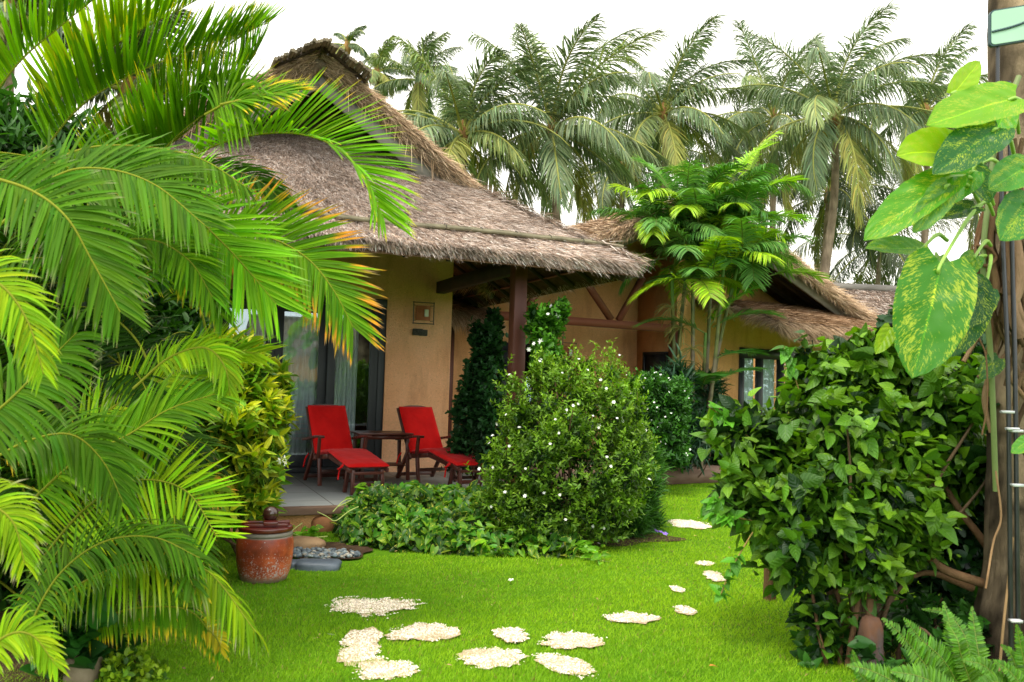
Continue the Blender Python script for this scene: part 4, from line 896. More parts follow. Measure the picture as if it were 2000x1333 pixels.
def rachis_frond(mb, path, facing, L, n=46, wd=.02, ang=(68,32), V=10, droop=.5, col=(.06,.2,.01), col2=None, tip=None, burn=0.0, burnvar=.1, rr=(.007,.002), rcol=(.25,.28,.03), start=.12, segs=5, across=2, prof=None, jit=.06, fold=.25, sidebias=(1,1), end=1.0, wind=None, tipL=.38, droopvar=.4):
    N_=90; S=spline(path,N_); T=nrm(np.gradient(S,axis=0)); ln=np.concatenate([[0],np.cumsum(np.linalg.norm(np.diff(S,axis=0),axis=1))]); ln/=ln[-1]
    f=np.array(facing,float); Nn=nrm(f-T*(T@f)[:,None]); Sd=np.cross(T,Nn)
    mb.tube(S,np.linspace(rr[0],rr[1],N_)[:],5,col=np.array(rcol,float)) 
    col=np.array(col,float); col2=col*1.4 if col2 is None else np.array(col2,float)
    for side in (-1,1):
        nn=int(n*sidebias[0 if side<0 else 1])
        if nn<1: continue
        t=start+(end-start)*(np.arange(nn)+rng.uniform(.2,.8,nn))/nn
        def at(A): return np.stack([np.interp(t,ln,A[:,i]) for i in range(3)],-1)
        p=at(S);Tt=nrm(at(T));Nt=nrm(at(Nn));St=nrm(at(Sd))
        tp=(t-start)/(end-start)
        lp=(tipL+(1-tipL)*np.sin(PI*np.clip(tp*.72+.20,0,1))**1.1)*rng.uniform(.88,1.08,nn)*L if prof is None else np.interp(tp,prof[0],prof[1])*L*rng.uniform(.9,1.08,nn)
        a=np.radians(ang[0]+(ang[1]-ang[0])*tp)+rng.normal(0,jit,nn); v=math.radians(V)+rng.normal(0,jit*1.3,nn)
        d=Tt*np.cos(a)[:,None]+(St*side*np.cos(v)[:,None]+Nt*np.sin(v)[:,None])*np.sin(a)[:,None]
        dr=droop*rng.uniform(1-droopvar,1+droopvar,nn)
        sp_=np.linspace(0,1,segs+1); wp=np.interp(sp_,[0,.12,.35,.7,.92,1],[.45,.9,1,.72,.3,.0])
        pos=p.copy(); rows=[];cols=[]
        cj=rng.random(nn)[:,None]; base=col*(1-cj)+col2*cj; base=base*rng.uniform(.62,1.25,(nn,1))*(1+.12*rng.normal(0,1,(nn,1))*np.array([1,.2,0]))*(.72 if gl_dark else 1)
        bj=np.clip(burn+rng.normal(0,burnvar,nn),0,.95) if tip is not None else np.zeros(nn)
        for k,s in enumerate(sp_):
            dd=d.copy(); dd[:,2]-=dr*s**1.3*1.4
            if wind is not None: dd+=np.array(wind)*s
            dd=nrm(dd)
            if k>0: pos=pos+dd*(lp/segs)[:,None]
            wv=nrm(np.cross(dd,Nt)); nb=np.cross(wv,dd); hw=(wd/2*wp[k]*(.55+.45*lp/L))[:,None]
            c=base*(1.0-.12*(1-s))
            if tip is not None:
                m_=np.clip((s-(1-bj))/.12,0,1)[:,None]*(bj>.03)[:,None]; c=c*(1-m_)+np.array(tip)*m_
                m2=np.clip((s-(1-bj*.45))/.1,0,1)[:,None]*(bj>.2)[:,None]; c=c*(1-m2)+np.array([.16,.12,.09])*m2
            if across==2:
                rows.append(np.stack([pos-wv*hw+nb*hw*fold,pos-nb*hw*fold,pos+wv*hw+nb*hw*fold],1)); cols.append(np.stack([c,c*1.1,c],1))
            else:
                rows.append(np.stack([pos-wv*hw,pos+wv*hw],1)); cols.append(np.stack([c,c],1))
        Vv=np.stack(rows,1); Cc=np.stack(cols,1); m_=Vv.shape[2]
        F=[]
        for i in range(segs):
            for j in range(m_-1): F.append([i*m_+j,i*m_+j+1,(i+1)*m_+j+1,(i+1)*m_+j])
        F=np.array(F); Fi=(np.arange(nn)[:,None,None]*((segs+1)*m_)+F[None]).reshape(-1,4)
        mb.add(Vv.reshape(-1,3),Fi,Cc.reshape(-1,3))
def project(P):
    q=(np.asarray(P)-CAM)@RC; return 1000+FPX*q[...,0]/-q[...,2], 666.5-FPX*q[...,1]/-q[...,2]

# ================================================================== ARECA PALM (left foreground)
GB=(.14,.315,.006); GY=(.27,.41,.007); GM=(.066,.185,.005); GD=(.020,.07,.004); GG=(.070,.165,.006)
YT=(.62,.45,.02); OT=(.65,.28,.03); GT=(.30,.28,.22)
AB=G(120,1290); AB=np.array([AB[0]-.2,4.75,0])
palm=thing('areca_palm',AB,'big bright green clumping palm with arching feathery fronds filling the left foreground','palm')
CAMF=(0,-1,.25)
def hero(pts,Lpx,fac,**k):
    k['n']=int(k['n']*1.45); k['wd']=k['wd']*.74
    if 'tip' not in k: k['tip']=GT; k['burn']=.03; k['burnvar']=.035
    Y=np.mean([p[2] for p in pts]); mb=MB(); rachis_frond(mb,[W(*p) for p in pts],fac,Lpx*Y/FPX,**k); return wbuild(mb,'frond',M['leaf_areca'],palm)
L_=(('pts','L','fac','kw'))
HERO=[
 # far top left, leaflets combed upwards
 (([90,230,4.9],[150,150,4.8],[230,85,4.7],[330,30,4.6],[440,-30,4.6]),155,(0,-.45,1),dict(n=56,wd=.036,col=GB,col2=GY,ang=(62,30),V=52,droop=-.05,start=.05)),
 (([60,330,4.6],[150,215,4.6],[250,150,4.5],[360,105,4.5],[500,55,4.5]),150,(0,-.4,1),dict(n=56,wd=.034,col=GM,col2=GB,ang=(66,34),V=48,droop=-.05,start=.1,tip=YT,burn=.08)),
 (([-60,260,4.4],[30,130,4.3],[120,50,4.3],[220,-30,4.3]),140,(0,-.4,1),dict(n=46,wd=.034,col=GM,col2=GB,ang=(66,34),V=50,droop=0)),
 (([180,420,4.7],[300,310,4.6],[370,245,4.5],[430,203,4.45],[470,190,4.4]),190,(0,-.45,1),dict(n=50,wd=.030,col=GM,col2=GB,ang=(72,30),V=55,droop=-.1,start=.1,tip=YT,burn=.05)),
 (([240,330,4.7],[320,290,4.6],[400,225,4.55],[455,165,4.5],[500,105,4.5]),160,(0,-.6,.9),dict(n=46,wd=.030,col=GM,col2=GB,ang=(66,26),V=48,droop=-.1,start=.05,tip=YT,burn=.06)),
 (([260,230,4.8],[350,160,4.75],[430,100,4.7],[490,60,4.7],[525,45,4.7]),120,(0,-.6,.9),dict(n=44,wd=.028,col=GM,col2=GB,ang=(60,26),V=40,droop=.0,start=.05,tip=YT,burn=.12)),
 (([280,350,4.7],[350,330,4.6],[430,330,4.6],[500,350,4.55],[560,400,4.5]),95,(0,-.7,.8),dict(n=40,wd=.024,col=GD,col2=GM,ang=(60,26),V=15,droop=.5,start=.1,tip=OT,burn=.14)),
 # drooping fan where it bends over
 (([400,225,4.3],[440,203,4.25],[466,196,4.2],[480,205,4.2]),120,(0,-1,.1),dict(n=16,wd=.020,col=GG,col2=GB,ang=(95,20),V=0,droop=.9,start=.2)),
 (([430,205,4.2],[466,197,4.2],[500,188,4.2],[560,180,4.15]),110,(0,-.7,.7),dict(n=22,wd=.022,col=GM,col2=GB,ang=(50,12),V=10,droop=.25,tip=YT,burn=.30)),
 # the long arching frond over the gable
 (([330,330,4.6],[420,285,4.5],[500,264,4.4],[580,262,4.35],[650,285,4.3],[710,340,4.25],[748,425,4.2]),160,(.35,-.75,.75),dict(n=66,wd=.027,col=GB,col2=(.14,.38,.008),ang=(74,30),V=38,droop=.12,start=.12,tip=YT,burn=.08,sidebias=(1.15,.5))),
 # mid bright frond
 (([190,455,4.3],[290,405,4.2],[360,410,4.1],[430,470,4.05],[490,535,4.0],[540,595,4.0]),165,(0,-1,.2),dict(n=50,wd=.028,col=GB,col2=(.17,.46,.012),ang=(60,28),V=6,droop=.12,start=.15)),
 # burnt-tip frond
 (([330,480,4.5],[440,447,4.4],[530,466,4.3],[600,505,4.25],[650,565,4.2],[690,640,4.2]),150,(0,-1,.2),dict(n=60,wd=.024,col=GM,col2=GB,ang=(64,26),V=6,droop=.1,start=.15,tip=OT,burn=.28,burnvar=.12)),
 # centre left, near fronds
 (([-40,340,3.2],[60,372,3.15],[130,425,3.1],[180,510,3.1],[235,610,3.1]),150,(0,-1,.3),dict(n=40,wd=.024,col=GG,col2=GM,ang=(66,30),V=5,droop=.25,start=.1,tip=GT,burn=.06)),
 (([70,330,3.9],[170,290,3.9],[280,287,3.85],[390,310,3.8],[480,365,3.8]),110,(0,-.35,1),dict(n=46,wd=.024,col=GG,col2=GM,ang=(75,35),V=-10,droop=1.1,start=.1)),
 (([0,440,3.7],[110,345,3.7],[200,330,3.7],[300,360,3.65],[400,440,3.6]),150,(0,-1,.5),dict(n=46,wd=.024,col=GM,col2=GG,ang=(64,30),V=0,droop=.3,start=.1)),
 (([200,620,4.2],[270,545,4.1],[340,520,4.1],[400,560,4.0],[435,620,4.0]),90,(0,-.8,.6),dict(n=40,wd=.022,col=GM,col2=GB,ang=(62,30),droop=.5,start=.1,tip=YT,burn=.15)),
 (([130,560,4.0],[220,480,4.0],[300,470,4.0],[370,510,3.9],[415,580,3.9]),105,(0,-.8,.6),dict(n=44,wd=.022,col=GM,col2=GB,ang=(62,30),droop=.4,start=.1)),
 # left edge, close yellow green ones
 (([-160,600,2.8],[-60,535,2.8],[5,560,2.8],[55,630,2.8],[85,730,2.8]),95,(0,-1,.5),dict(n=42,wd=.0145,col=GY,col2=GB,ang=(66,30),V=5,droop=.5,start=.1)),
 (([-160,1110,2.9],[-90,1010,2.9],[-30,985,2.9],[25,1020,2.9],[48,1100,2.9]),95,(0,-1,.4),dict(n=44,wd=.015,col=GY,col2=GB,ang=(72,36),V=5,droop=.6,start=.1,tip=GT,burn=.12)),
 (([-80,860,3.2],[10,790,3.2],[80,720,3.2],[150,650,3.2]),140,(0,-1,.4),dict(n=34,wd=.024,col=GM,col2=GG,ang=(70,34),V=0,droop=.6,start=.05)),
 (([-90,1340,3.0],[0,1250,3.0],[60,1240,3.0],[110,1300,3.0]),70,(0,-1,.5),dict(n=30,wd=.02,col=GB,col2=GY,ang=(66,30),droop=.5,start=.1)),
 # middle yellow green going right
 (([110,880,4.2],[230,790,4.2],[330,735,4.2],[430,690,4.15],[505,690,4.1]),120,(0,-.9,.5),dict(n=54,wd=.020,col=GB,col2=GY,ang=(52,22),V=10,droop=.05,start=.1)),
 (([260,760,4.0],[330,700,4.0],[400,680,3.95],[440,720,3.9],[452,800,3.9]),70,(0,-.8,.6),dict(n=36,wd=.02,col=GB,col2=GY,ang=(58,25),droop=.8,start=.2)),
 (([60,980,3.9],[150,900,3.9],[250,850,3.9],[330,800,3.9],[420,770,3.9]),120,(0,-1,.4),dict(n=50,wd=.022,col=GM,col2=GB,ang=(60,25),V=5,droop=.3,start=.05)),
 # bright arch with upright leaflets
 (([60,1120,4.0],[150,1010,4.0],[230,950,3.95],[300,938,3.9],[370,965,3.9],[425,1050,3.85]),130,(0,-1,.2),dict(n=44,wd=.020,col=(.20,.50,.012),col2=GY,ang=(88,50),V=5,droop=.05,start=.12,sidebias=(1,.8),tip=YT,burn=.05)),
 (([180,1080,4.3],[260,980,4.3],[340,930,4.2],[420,960,4.2]),90,(0,-.8,.6),dict(n=36,wd=.018,col=GM,col2=GY,ang=(70,35),droop=.4,tip=OT,burn=.2)),
 # low arch with hanging leaflets
 (([60,1210,3.9],[150,1145,3.9],[240,1105,3.85],[330,1098,3.8],[410,1120,3.8],[500,1235,3.75]),125,(0,-.25,1),dict(n=58,wd=.018,col=GM,col2=GY,ang=(74,30),V=-15,droop=1.3,start=.1,tip=GT,burn=.12)),
 (([120,1250,4.0],[220,1200,4.0],[310,1185,3.95],[380,1200,3.9],[430,1270,3.9]),80,(0,-.4,1),dict(n=40,wd=.018,col=GM,col2=GB,ang=(70,30),V=-10,droop=1.1,start=.1,tip=YT,burn=.3)),
 (([40,1260,3.7],[110,1130,3.7],[200,1060,3.7],[300,1050,3.7],[390,1090,3.7]),110,(0,-.7,.8),dict(n=46,wd=.018,col=GM,col2=GG,ang=(66,30),droop=.8,start=.1)),
 (([370,1225,3.9],[400,1225,3.9],[425,1250,3.9],[432,1275,3.9]),35,(0,-.9,.5),dict(n=18,wd=.014,col=(.45,.42,.02),col2=(.5,.42,.02),ang=(60,30),droop=.3)),
 (([-20,900,3.5],[60,860,3.5],[140,850,3.5],[200,900,3.5],[240,980,3.5]),110,(0,-.8,.7),dict(n=40,wd=.02,col=GM,col2=GG,ang=(66,30),droop=.7)),
]
for pts,Lp,fac,kw in HERO: hero(pts,Lp,fac,**kw)
# the inner mass of fronds springing from the clump
cnt=0; tries=0
while cnt<96 and tries<5000:
    tries+=1; az=rng.uniform(0,2*PI); b=AB+np.array([rng.normal(-.1,.42),rng.normal(.1,.35),0]); hz=rng.uniform(.1,2.1)
    b=b+np.array([0,0,hz]); out=np.array([math.cos(az),math.sin(az)*.8,0]); Ln=rng.uniform(1.0,1.9); el=rng.uniform(.5,1.25)
    P=[];p=b.copy();ee=el
    for k in range(7):
        P.append(p.copy()); dd=out*math.cos(ee)+np.array([0,0,math.sin(ee)]); p=p+dd*Ln/6; ee-=rng.uniform(.22,.34)
    P=np.array(P); px,py=project(P)
    if px.max()>430 or (py.min()<200 and px.max()>430) or P[:,1].min()<3.35 or P[:,2].min()<.05: continue
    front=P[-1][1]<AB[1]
    c=np.array([GM,GD,GD,GD][rng.integers(4)] if not front else [GM,GG,GD,GM][rng.integers(4)])*.62  # inner fronds painted darker for the shade within the clump
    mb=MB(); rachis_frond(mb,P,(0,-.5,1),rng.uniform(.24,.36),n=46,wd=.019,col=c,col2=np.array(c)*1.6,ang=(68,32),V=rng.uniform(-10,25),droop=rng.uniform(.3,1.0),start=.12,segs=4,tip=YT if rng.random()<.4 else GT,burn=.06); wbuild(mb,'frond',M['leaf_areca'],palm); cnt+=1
for i in range(9):
    b=AB+np.array([rng.uniform(-.6,.15),rng.normal(0,.2),0]); tp=b+np.array([rng.uniform(-.4,.1),rng.normal(0,.15),rng.uniform(1.2,1.9)])
    q=MB(); q.tube(spline([b,(b+tp)/2+rng.normal(0,.04,3),tp],14),np.linspace(.035,.02,14),8,col=[(.20,.22,.05),(.12,.17,.04)][i%2]); wbuild(q,'stem',M['stem'],palm,smooth=True)

# ================================================================== COCONUT PALMS (background)
def coconut(px,py,Y,rpx,base_px,seed,label,nf=24,nuts=4,lean=None,tone=1.0,group='coconut palms behind the bungalows',trunk_r=.12,wind=.42):
    global rng; keep=rng; rng=np.random.default_rng(seed)
    c=W(px,py,Y); R=rpx*Y/FPX*1.12; b=W(base_px,800,Y); base=np.array([b[0],Y+rng.uniform(-.5,.5),0.0])
    t=thing('coconut_palm',base,label,'palm tree',group)
    q=MB(); P=spline([base,base*.6+c*.4+[rng.normal(0,.12),0,-.2],base*.25+c*.75+[rng.normal(0,.1),0,0],c],50); rad=np.linspace(trunk_r*1.25,trunk_r*.8,50)*(1+.035*np.sin(np.arange(50)*2.6))
    cl=np.array([1.25,1.2,1.15])*(.8+.25*(np.sin(np.arange(50)*2.6)>0))[:,None]; q.tube(P,rad,10,cl); wbuild(q,'trunk',M['bark'],t,smooth=True)
    ch=MB(); ch.lathe([(1e-3,-.35),(.17,-.25),(.2,0),(.12,.35),(1e-3,.7)],c=c,seg=12,col=(1.4,1.0,.5)); wbuild(ch,'crownshaft',M['bark'],t,smooth=True)
    for i in range(nf):
        f=i/(nf-1); az=i*2.399+rng.normal(0,.25); e0=math.radians(84-118*f**.9)+rng.normal(0,.10); bend=math.radians(rng.uniform(40,70) if f<.2 else rng.uniform(55,92))
        Ln=R*(rng.uniform(.9,1.1) if f>.15 else rng.uniform(.8,1.05)); p=c+np.array([0,0,.15]); pts=[]
        out=np.array([math.cos(az),math.sin(az),0])
        for k in range(9):
            s=k/8; ee=e0-bend*s**1.25; pts.append(p.copy()); dd=out*math.cos(ee)+np.array([0,0,math.sin(ee)])+np.array([wind,0,0])*s*(1.3-f); p=p+nrm(dd)*Ln/8
        cb=np.array([.145,.205,.11])*tone if rng.random()<.8 else np.array([.20,.265,.105])*tone  # leaf green painted paler and greyer to stand for distant haze
        if f>.9: cb=np.array([.27,.29,.08])*tone
        facing=(-out*math.sin(min(e0,1.2))*.6+np.array([0,0,1.]))
        mb=MB(); rachis_frond(mb,pts,facing,R*.27,n=92,wd=.042,col=cb*.75,col2=cb*1.35,ang=(62,24),V=-8 if f>.35 else 14,droop=(1.3 if f>.3 else .95),rr=(.045,.012),rcol=np.array([.30,.32,.08]),start=.14,segs=3,across=1,jit=.13,wind=(wind*.9,0,0),droopvar=.6); wbuild(mb,'frond',M['leaf_coco'],t)
    for i in range(nuts):
        a=rng.uniform(0,6.28); q=MB(); q.lathe([(1e-3,-.14),(.09,-.09),(.12,0),(.09,.1),(1e-3,.14)],c=c+np.array([.26*math.cos(a),.26*math.sin(a),-.3-rng.uniform(0,.15)]),seg=10,col=(.30,.26,.06)); wbuild(q,'coconut',M['stem'],t,smooth=True)
    rng=keep; return t
coconut(1630,235,27,212,1622,101,'tall coconut palm with a fully visible ringed grey trunk, centre of the right-hand sky',24,5,trunk_r=.13)
coconut(1078,265,24,232,1085,102,'bushy coconut palm whose fronds droop to the roof, nearest to the middle of the sky',27,0)
coconut(1296,232,28,180,1292,103,'coconut palm standing above the slender palm clump',24,5)
coconut(905,275,23,205,915,104,'coconut palm rising directly behind the thatched gable slope',26,0)
coconut(1808,228,31,150,1778,105,'coconut palm beside the big pothos leaves',22,4)
coconut(1512,240,34,172,1503,106,'paler coconut palm partly hidden left of the tall ringed trunk',22,3)
coconut(1618,385,37,165,1590,107,'low dark coconut palm whose crown hangs around the tall ringed trunk',20,0,tone=.6,trunk_r=.13)
coconut(818,165,36,110,830,108,'small distant coconut palm peeping over the thatched slope',16,0,tone=.8)
coconut(735,150,38,75,738,109,'distant coconut palm tip just right of the bamboo ridge cap',12,0,tone=.9)
coconut(678,95,40,60,680,110,'distant coconut palm spike directly behind the bamboo ridge cap',8,0,tone=.8,wind=0)
coconut(1215,340,33,140,1205,111,'coconut palm between the bushy palm and the slender clump',20,0,tone=.75)
coconut(1720,480,40,190,1700,112,'low distant coconut palm above the far grey roof',20,0,tone=.55)
coconut(1420,330,38,150,1430,113,'distant coconut palm behind the top of the slender palm clump',18,0,tone=.7)
coconut(1985,330,36,190,1990,114,'coconut palm largely hidden behind the right tree trunk',16,0,tone=.7)
coconut(20,40,14,130,0,115,'coconut palm glimpsed at the top left corner above the feathery fronds',16,0,tone=.8)
coconut(255,190,15,200,240,116,'coconut palm half hidden behind the left foreground fronds',18,0,tone=.7)
# tree belt far behind
M['leaf_far']=leafmat('far_foliage',.6,.2,.2)
bt_=leaf_tmpl(2,1,1,.45,'ovate')
for i,(px,Y,rp,hp,cv,lab) in enumerate([(1560,46,90,95,(.05,.10,.03),'round leafy tree in the distance left of the ringed trunk base'),(1740,44,110,110,(.04,.085,.025),'broad dark leafy tree above the far grey roof'),(1950,44,110,150,(.04,.09,.025),'leafy tree behind the right tree trunk'),(1230,46,110,80,(.04,.09,.03),'leafy tree low behind the two bungalow roofs'),(1400,48,110,90,(.05,.1,.03),'leafy tree behind the slender palm clump'),(200,16,260,200,(.02,.055,.012),'dark leafy tree behind the left foreground fronds')]):
    c=W(px,620 if Y>20 else 420,Y); t=thing('leafy_tree',(c[0],c[1],0),lab,'tree','leafy trees behind the bungalows')
    q=MB(); q.tube([(c[0],c[1],0),(c[0]+.1,c[1],c[2]*.5),(c[0],c[1],c[2])],[.25,.2,.1],8); wbuild(q,'trunk',M['bark'],t,smooth=True)
    bl=[(c[0]+rng.normal(0,rp*Y/FPX*.45),c[1]+rng.normal(0,1),c[2]+rng.normal(0,hp*Y/FPX*.35),rp*Y/FPX*.6,rp*Y/FPX*.6,hp*Y/FPX*.6) for _ in range(6)]
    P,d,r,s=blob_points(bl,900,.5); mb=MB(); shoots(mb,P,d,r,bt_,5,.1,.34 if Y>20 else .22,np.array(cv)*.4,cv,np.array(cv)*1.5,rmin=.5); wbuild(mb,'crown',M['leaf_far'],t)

# ================================================================== SLENDER PALM CLUMP (mid distance)
SP=G(1348,928); t=thing('slender_palm_clump',(SP[0],SP[1],0),'clump of slender ringed palms with glossy dark fronds in front of the further bungalow','palm')
stems=[((1325,918,13.3),(1318,760,13.2),(1312,530,13.1)),((1333,918,13.2),(1322,740,13.2),(1345,480,13.2)),((1350,926,13.0),(1353,700,13.0),(1352,430,13.0)),((1362,926,13.0),(1392,740,12.9),(1415,500,12.8)),((1358,922,13.3),(1380,720,13.4),(1392,430,13.4)),((1366,920,13.2),(1400,700,13.2),(1440,520,13.1)),((1340,920,13.4),(1370,800,13.4),(1378,650,13.4))]
for i,s in enumerate(stems):
    pts=[W(*p) for p in s]; pts[0][2]=0.0; P=spline(pts,60); q=MB(); cl=np.array([[.13,.105,.06]])*(1-.4*((np.arange(60)%5)==0))[:,None]; cl[35:]=cl[35:]*np.array([.7,1.0,.45]); cl[50:]=np.array([.10,.20,.03])
    q.tube(P,np.linspace(.036,.026,60)*(1+.10*((np.arange(60)%5)==0)),7,cl); wbuild(q,'stem',M['stem'],t,smooth=True)
def slender_frond(c,az,e0,Ln,bend,col,col2,V=12,dr=.25,L=.36):
    out=np.array([math.cos(az),math.sin(az),0]); p=np.array(c,float); pts=[]
    for k in range(7):
        s=k/6; ee=e0-bend*s**1.2; pts.append(p.copy()); p=p+(out*math.cos(ee)+np.array([0,0,math.sin(ee)]))*Ln/6
    mb=MB(); rachis_frond(mb,pts,-out*math.sin(e0)*.6+np.array([0,0,1.]),L,n=42,wd=.024,col=col,col2=col2,ang=(66,44),prof=([0,.2,.8,1],[.7,1,1,.72]),V=V,droop=dr,rr=(.012,.004),rcol=(.12,.17,.04),start=.12,segs=4,across=2,tipL=.75,jit=.05); wbuild(mb,'frond',M['leaf_fan'],t)
crowns=[(1285,450,13.1,12),(1335,410,13.2,12),(1355,440,13.0,12),(1392,405,13.4,12),(1435,430,13.2,12),(1425,500,12.8,12),(1465,500,13.1,11),(1305,510,13.1,12),(1370,540,12.7,11),(1450,380,13.6,8)]
for (px,py,Y,nf) in crowns:
    c=W(px,py,Y)
    for i in range(nf):
        az=i*2.399+rng.normal(0,.3); f=i/nf; e0=1.15-1.35*f+rng.normal(0,.15); b=rng.random()
        col=(.10,.25,.055) if b<.42 else ((.05,.16,.02) if b<.72 else (.27,.46,.018)); slender_frond(c+rng.normal(0,.08,3),az,e0+.12,rng.uniform(.65,1.02),rng.uniform(.7,1.4),np.array(col)*.8,np.array(col)*1.3,V=rng.uniform(-5,25),dr=rng.uniform(.3,1.0))
for (px,py,Y,az,e0,Ln,bd,cc) in [(1385,640,12.9,.1,1.0,1.0,.8,(.12,.36,.02)),(1375,650,12.8,PI-.1,.5,.95,1.0,(.07,.2,.06)),(1392,640,12.9,-.3,.55,.95,.9,(.07,.22,.05)),(1395,745,12.9,.0,.5,.65,.5,(.07,.2,.05)),(1400,700,12.9,.4,.4,.7,.7,(.06,.2,.04)),(1370,760,13.0,-1.6,.6,.8,.9,(.05,.15,.035)),(1375,560,13,PI+.5,.4,.9,1.0,(.04,.13,.03)),(1425,360,13.0,.3,1.1,.9,.8,(.24,.48,.015)),(1470,395,13.0,.1,.9,.8,1.1,(.26,.5,.015)),(1450,430,12.7,-.2,.2,.9,.5,(.20,.42,.015)),(1310,380,13,2.4,1.1,.8,.7,(.10,.28,.03)),(1500,540,12.9,.0,.3,.8,.8,(.18,.36,.02))]:
    slender_frond(W(px,py,Y),az,e0,Ln,bd,np.array(cc)*.8,np.array(cc)*1.25)
inf=MB()
for (px,py) in [(1312,600),(1345,570),(1405,600),(1330,640),(1350,680)]:
    c=W(px,py,12.95)
    for i in range(22):
        d=nrm(np.array([rng.normal(0,1),rng.normal(0,.6),rng.uniform(-.9,.5)])); inf.tube(spline([c,c+d*.14,c+d*.26+[0,0,-.10]],6),.0045,4,col=(.18,.17,.04),cap=False)
wbuild(inf,'flower_stalks',M['stem'],t)

# ================================================================== RIGHT TREE with pothos, pipes and sign
TB=np.array([ (2050-1000)/FPX*4.5, 4.55, 0.0])
t=thing('garden_tree',TB,'big tree trunk at the right edge wrapped in aerial roots','tree')
q=MB(); cx=lambda py: W(2032,py,4.55)
zz=np.concatenate([np.linspace(-.1,3.6,60),np.linspace(3.75,8.0,10)]); P=np.stack([np.interp(zz,[0,1,2,3.6,8],[TB[0]+.0,TB[0]-.02,TB[0]-.04,TB[0]-.02,TB[0]+.25]),np.full(70,4.55),zz],-1)
seg=48; a=np.linspace(0,2*PI,seg,endpoint=False)
rad=np.interp(zz,[-.1,.15,.5,1.0,1.8,3.0,3.6,8],[.36,.33,.27,.235,.225,.235,.24,.16])
Vv=[]
for i in range(70):
    d=np.stack([np.cos(a),np.sin(a),0*a],-1); r_=rad[i]*(1+.05*fbm(d*1.5+[0,0,zz[i]*.6],2.2)+.10*np.abs(fbm(d*2+[0,0,zz[i]*.25],3.3))*(np.clip(1.9-zz[i],0.15,1))+.012*(math.sin(zz[i]*28)>.93)); Vv.append(P[i]+d*r_[:,None])
F=[[i*seg+j,i*seg+(j+1)%seg,(i+1)*seg+(j+1)%seg,(i+1)*seg+j] for i in range(69) for j in range(seg)]
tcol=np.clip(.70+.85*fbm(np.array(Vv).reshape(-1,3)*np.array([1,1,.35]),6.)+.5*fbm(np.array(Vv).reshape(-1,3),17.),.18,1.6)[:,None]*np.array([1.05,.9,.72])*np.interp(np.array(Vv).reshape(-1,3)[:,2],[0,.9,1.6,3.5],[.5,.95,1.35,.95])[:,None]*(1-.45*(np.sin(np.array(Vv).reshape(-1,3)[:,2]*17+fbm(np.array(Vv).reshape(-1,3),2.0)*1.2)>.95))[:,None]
q.add(np.array(Vv).reshape(-1,3),F,tcol); wbuild(q,'trunk',M['treebark'],t,smooth=True)
for i,(pts,r0,cl) in enumerate([
    ([(1930,390,4.28),(1908,470,4.2),(1915,560,4.2),(1935,640,4.22),(1925,720,4.24)],.013,(.9,.6,.4)),
    ([(1945,380,4.2),(1932,480,4.15),(1945,560,4.15),(1930,620,4.2)],.018,(1.1,.8,.6)),
    ([(1922,430,4.2),(1905,500,4.15),(1925,520,4.12),(1945,505,4.12),(1930,485,4.12),(1908,480,4.15)],.009,(1,.7,.5)),
    ([(1975,430,4.15),(1990,540,4.1),(1978,600,4.1),(1995,660,4.1)],.030,(1.2,.95,.8)),
    ([(2005,400,4.15),(1970,500,4.12),(1990,620,4.1),(2020,650,4.15)],.026,(1.1,.85,.7)),
    ([(1945,920,4.2),(1955,1010,4.15),(1940,1060,4.1),(1925,1150,4.0)],.005,(1.7,1.3,.9)),
    ([(1978,1050,4.1),(1970,1130,4.05),(1960,1220,4.0),(1950,1330,4.0)],.006,(1.5,1.2,.8)),
    ([(1912,660,4.1),(1926,700,4.1),(1928,790,4.12),(1918,850,4.15)],.004,(1.0,.7,.5)),
    ([(1900,480,4.0),(1890,560,4.0),(1896,640,4.05)],.004,(.8,.55,.4))]):
    q=MB(); q.tube(spline([W(*p) for p in pts],26),r0,7,col=cl); wbuild(q,'aerial_root',M['bark'],t,smooth=True)
for i in range(34):
    q=MB(); x0=rng.uniform(1915,2030); y0=rng.uniform(250,560); ln_=rng.uniform(120,380); pts=[(x0+rng.normal(0,9)+k*rng.normal(0,4),y0+ln_*k/5,4.30-.10*math.sin(min(1,max(0,(x0-1915)/110))*PI)) for k in range(6)]
    q.tube(spline([W(*p) for p in pts],22),rng.uniform(.005,.016),6,col=np.array([.85,.62,.42])*rng.uniform(.3,1.1)); wbuild(q,'aerial_root',M['treebark'],t,smooth=True)
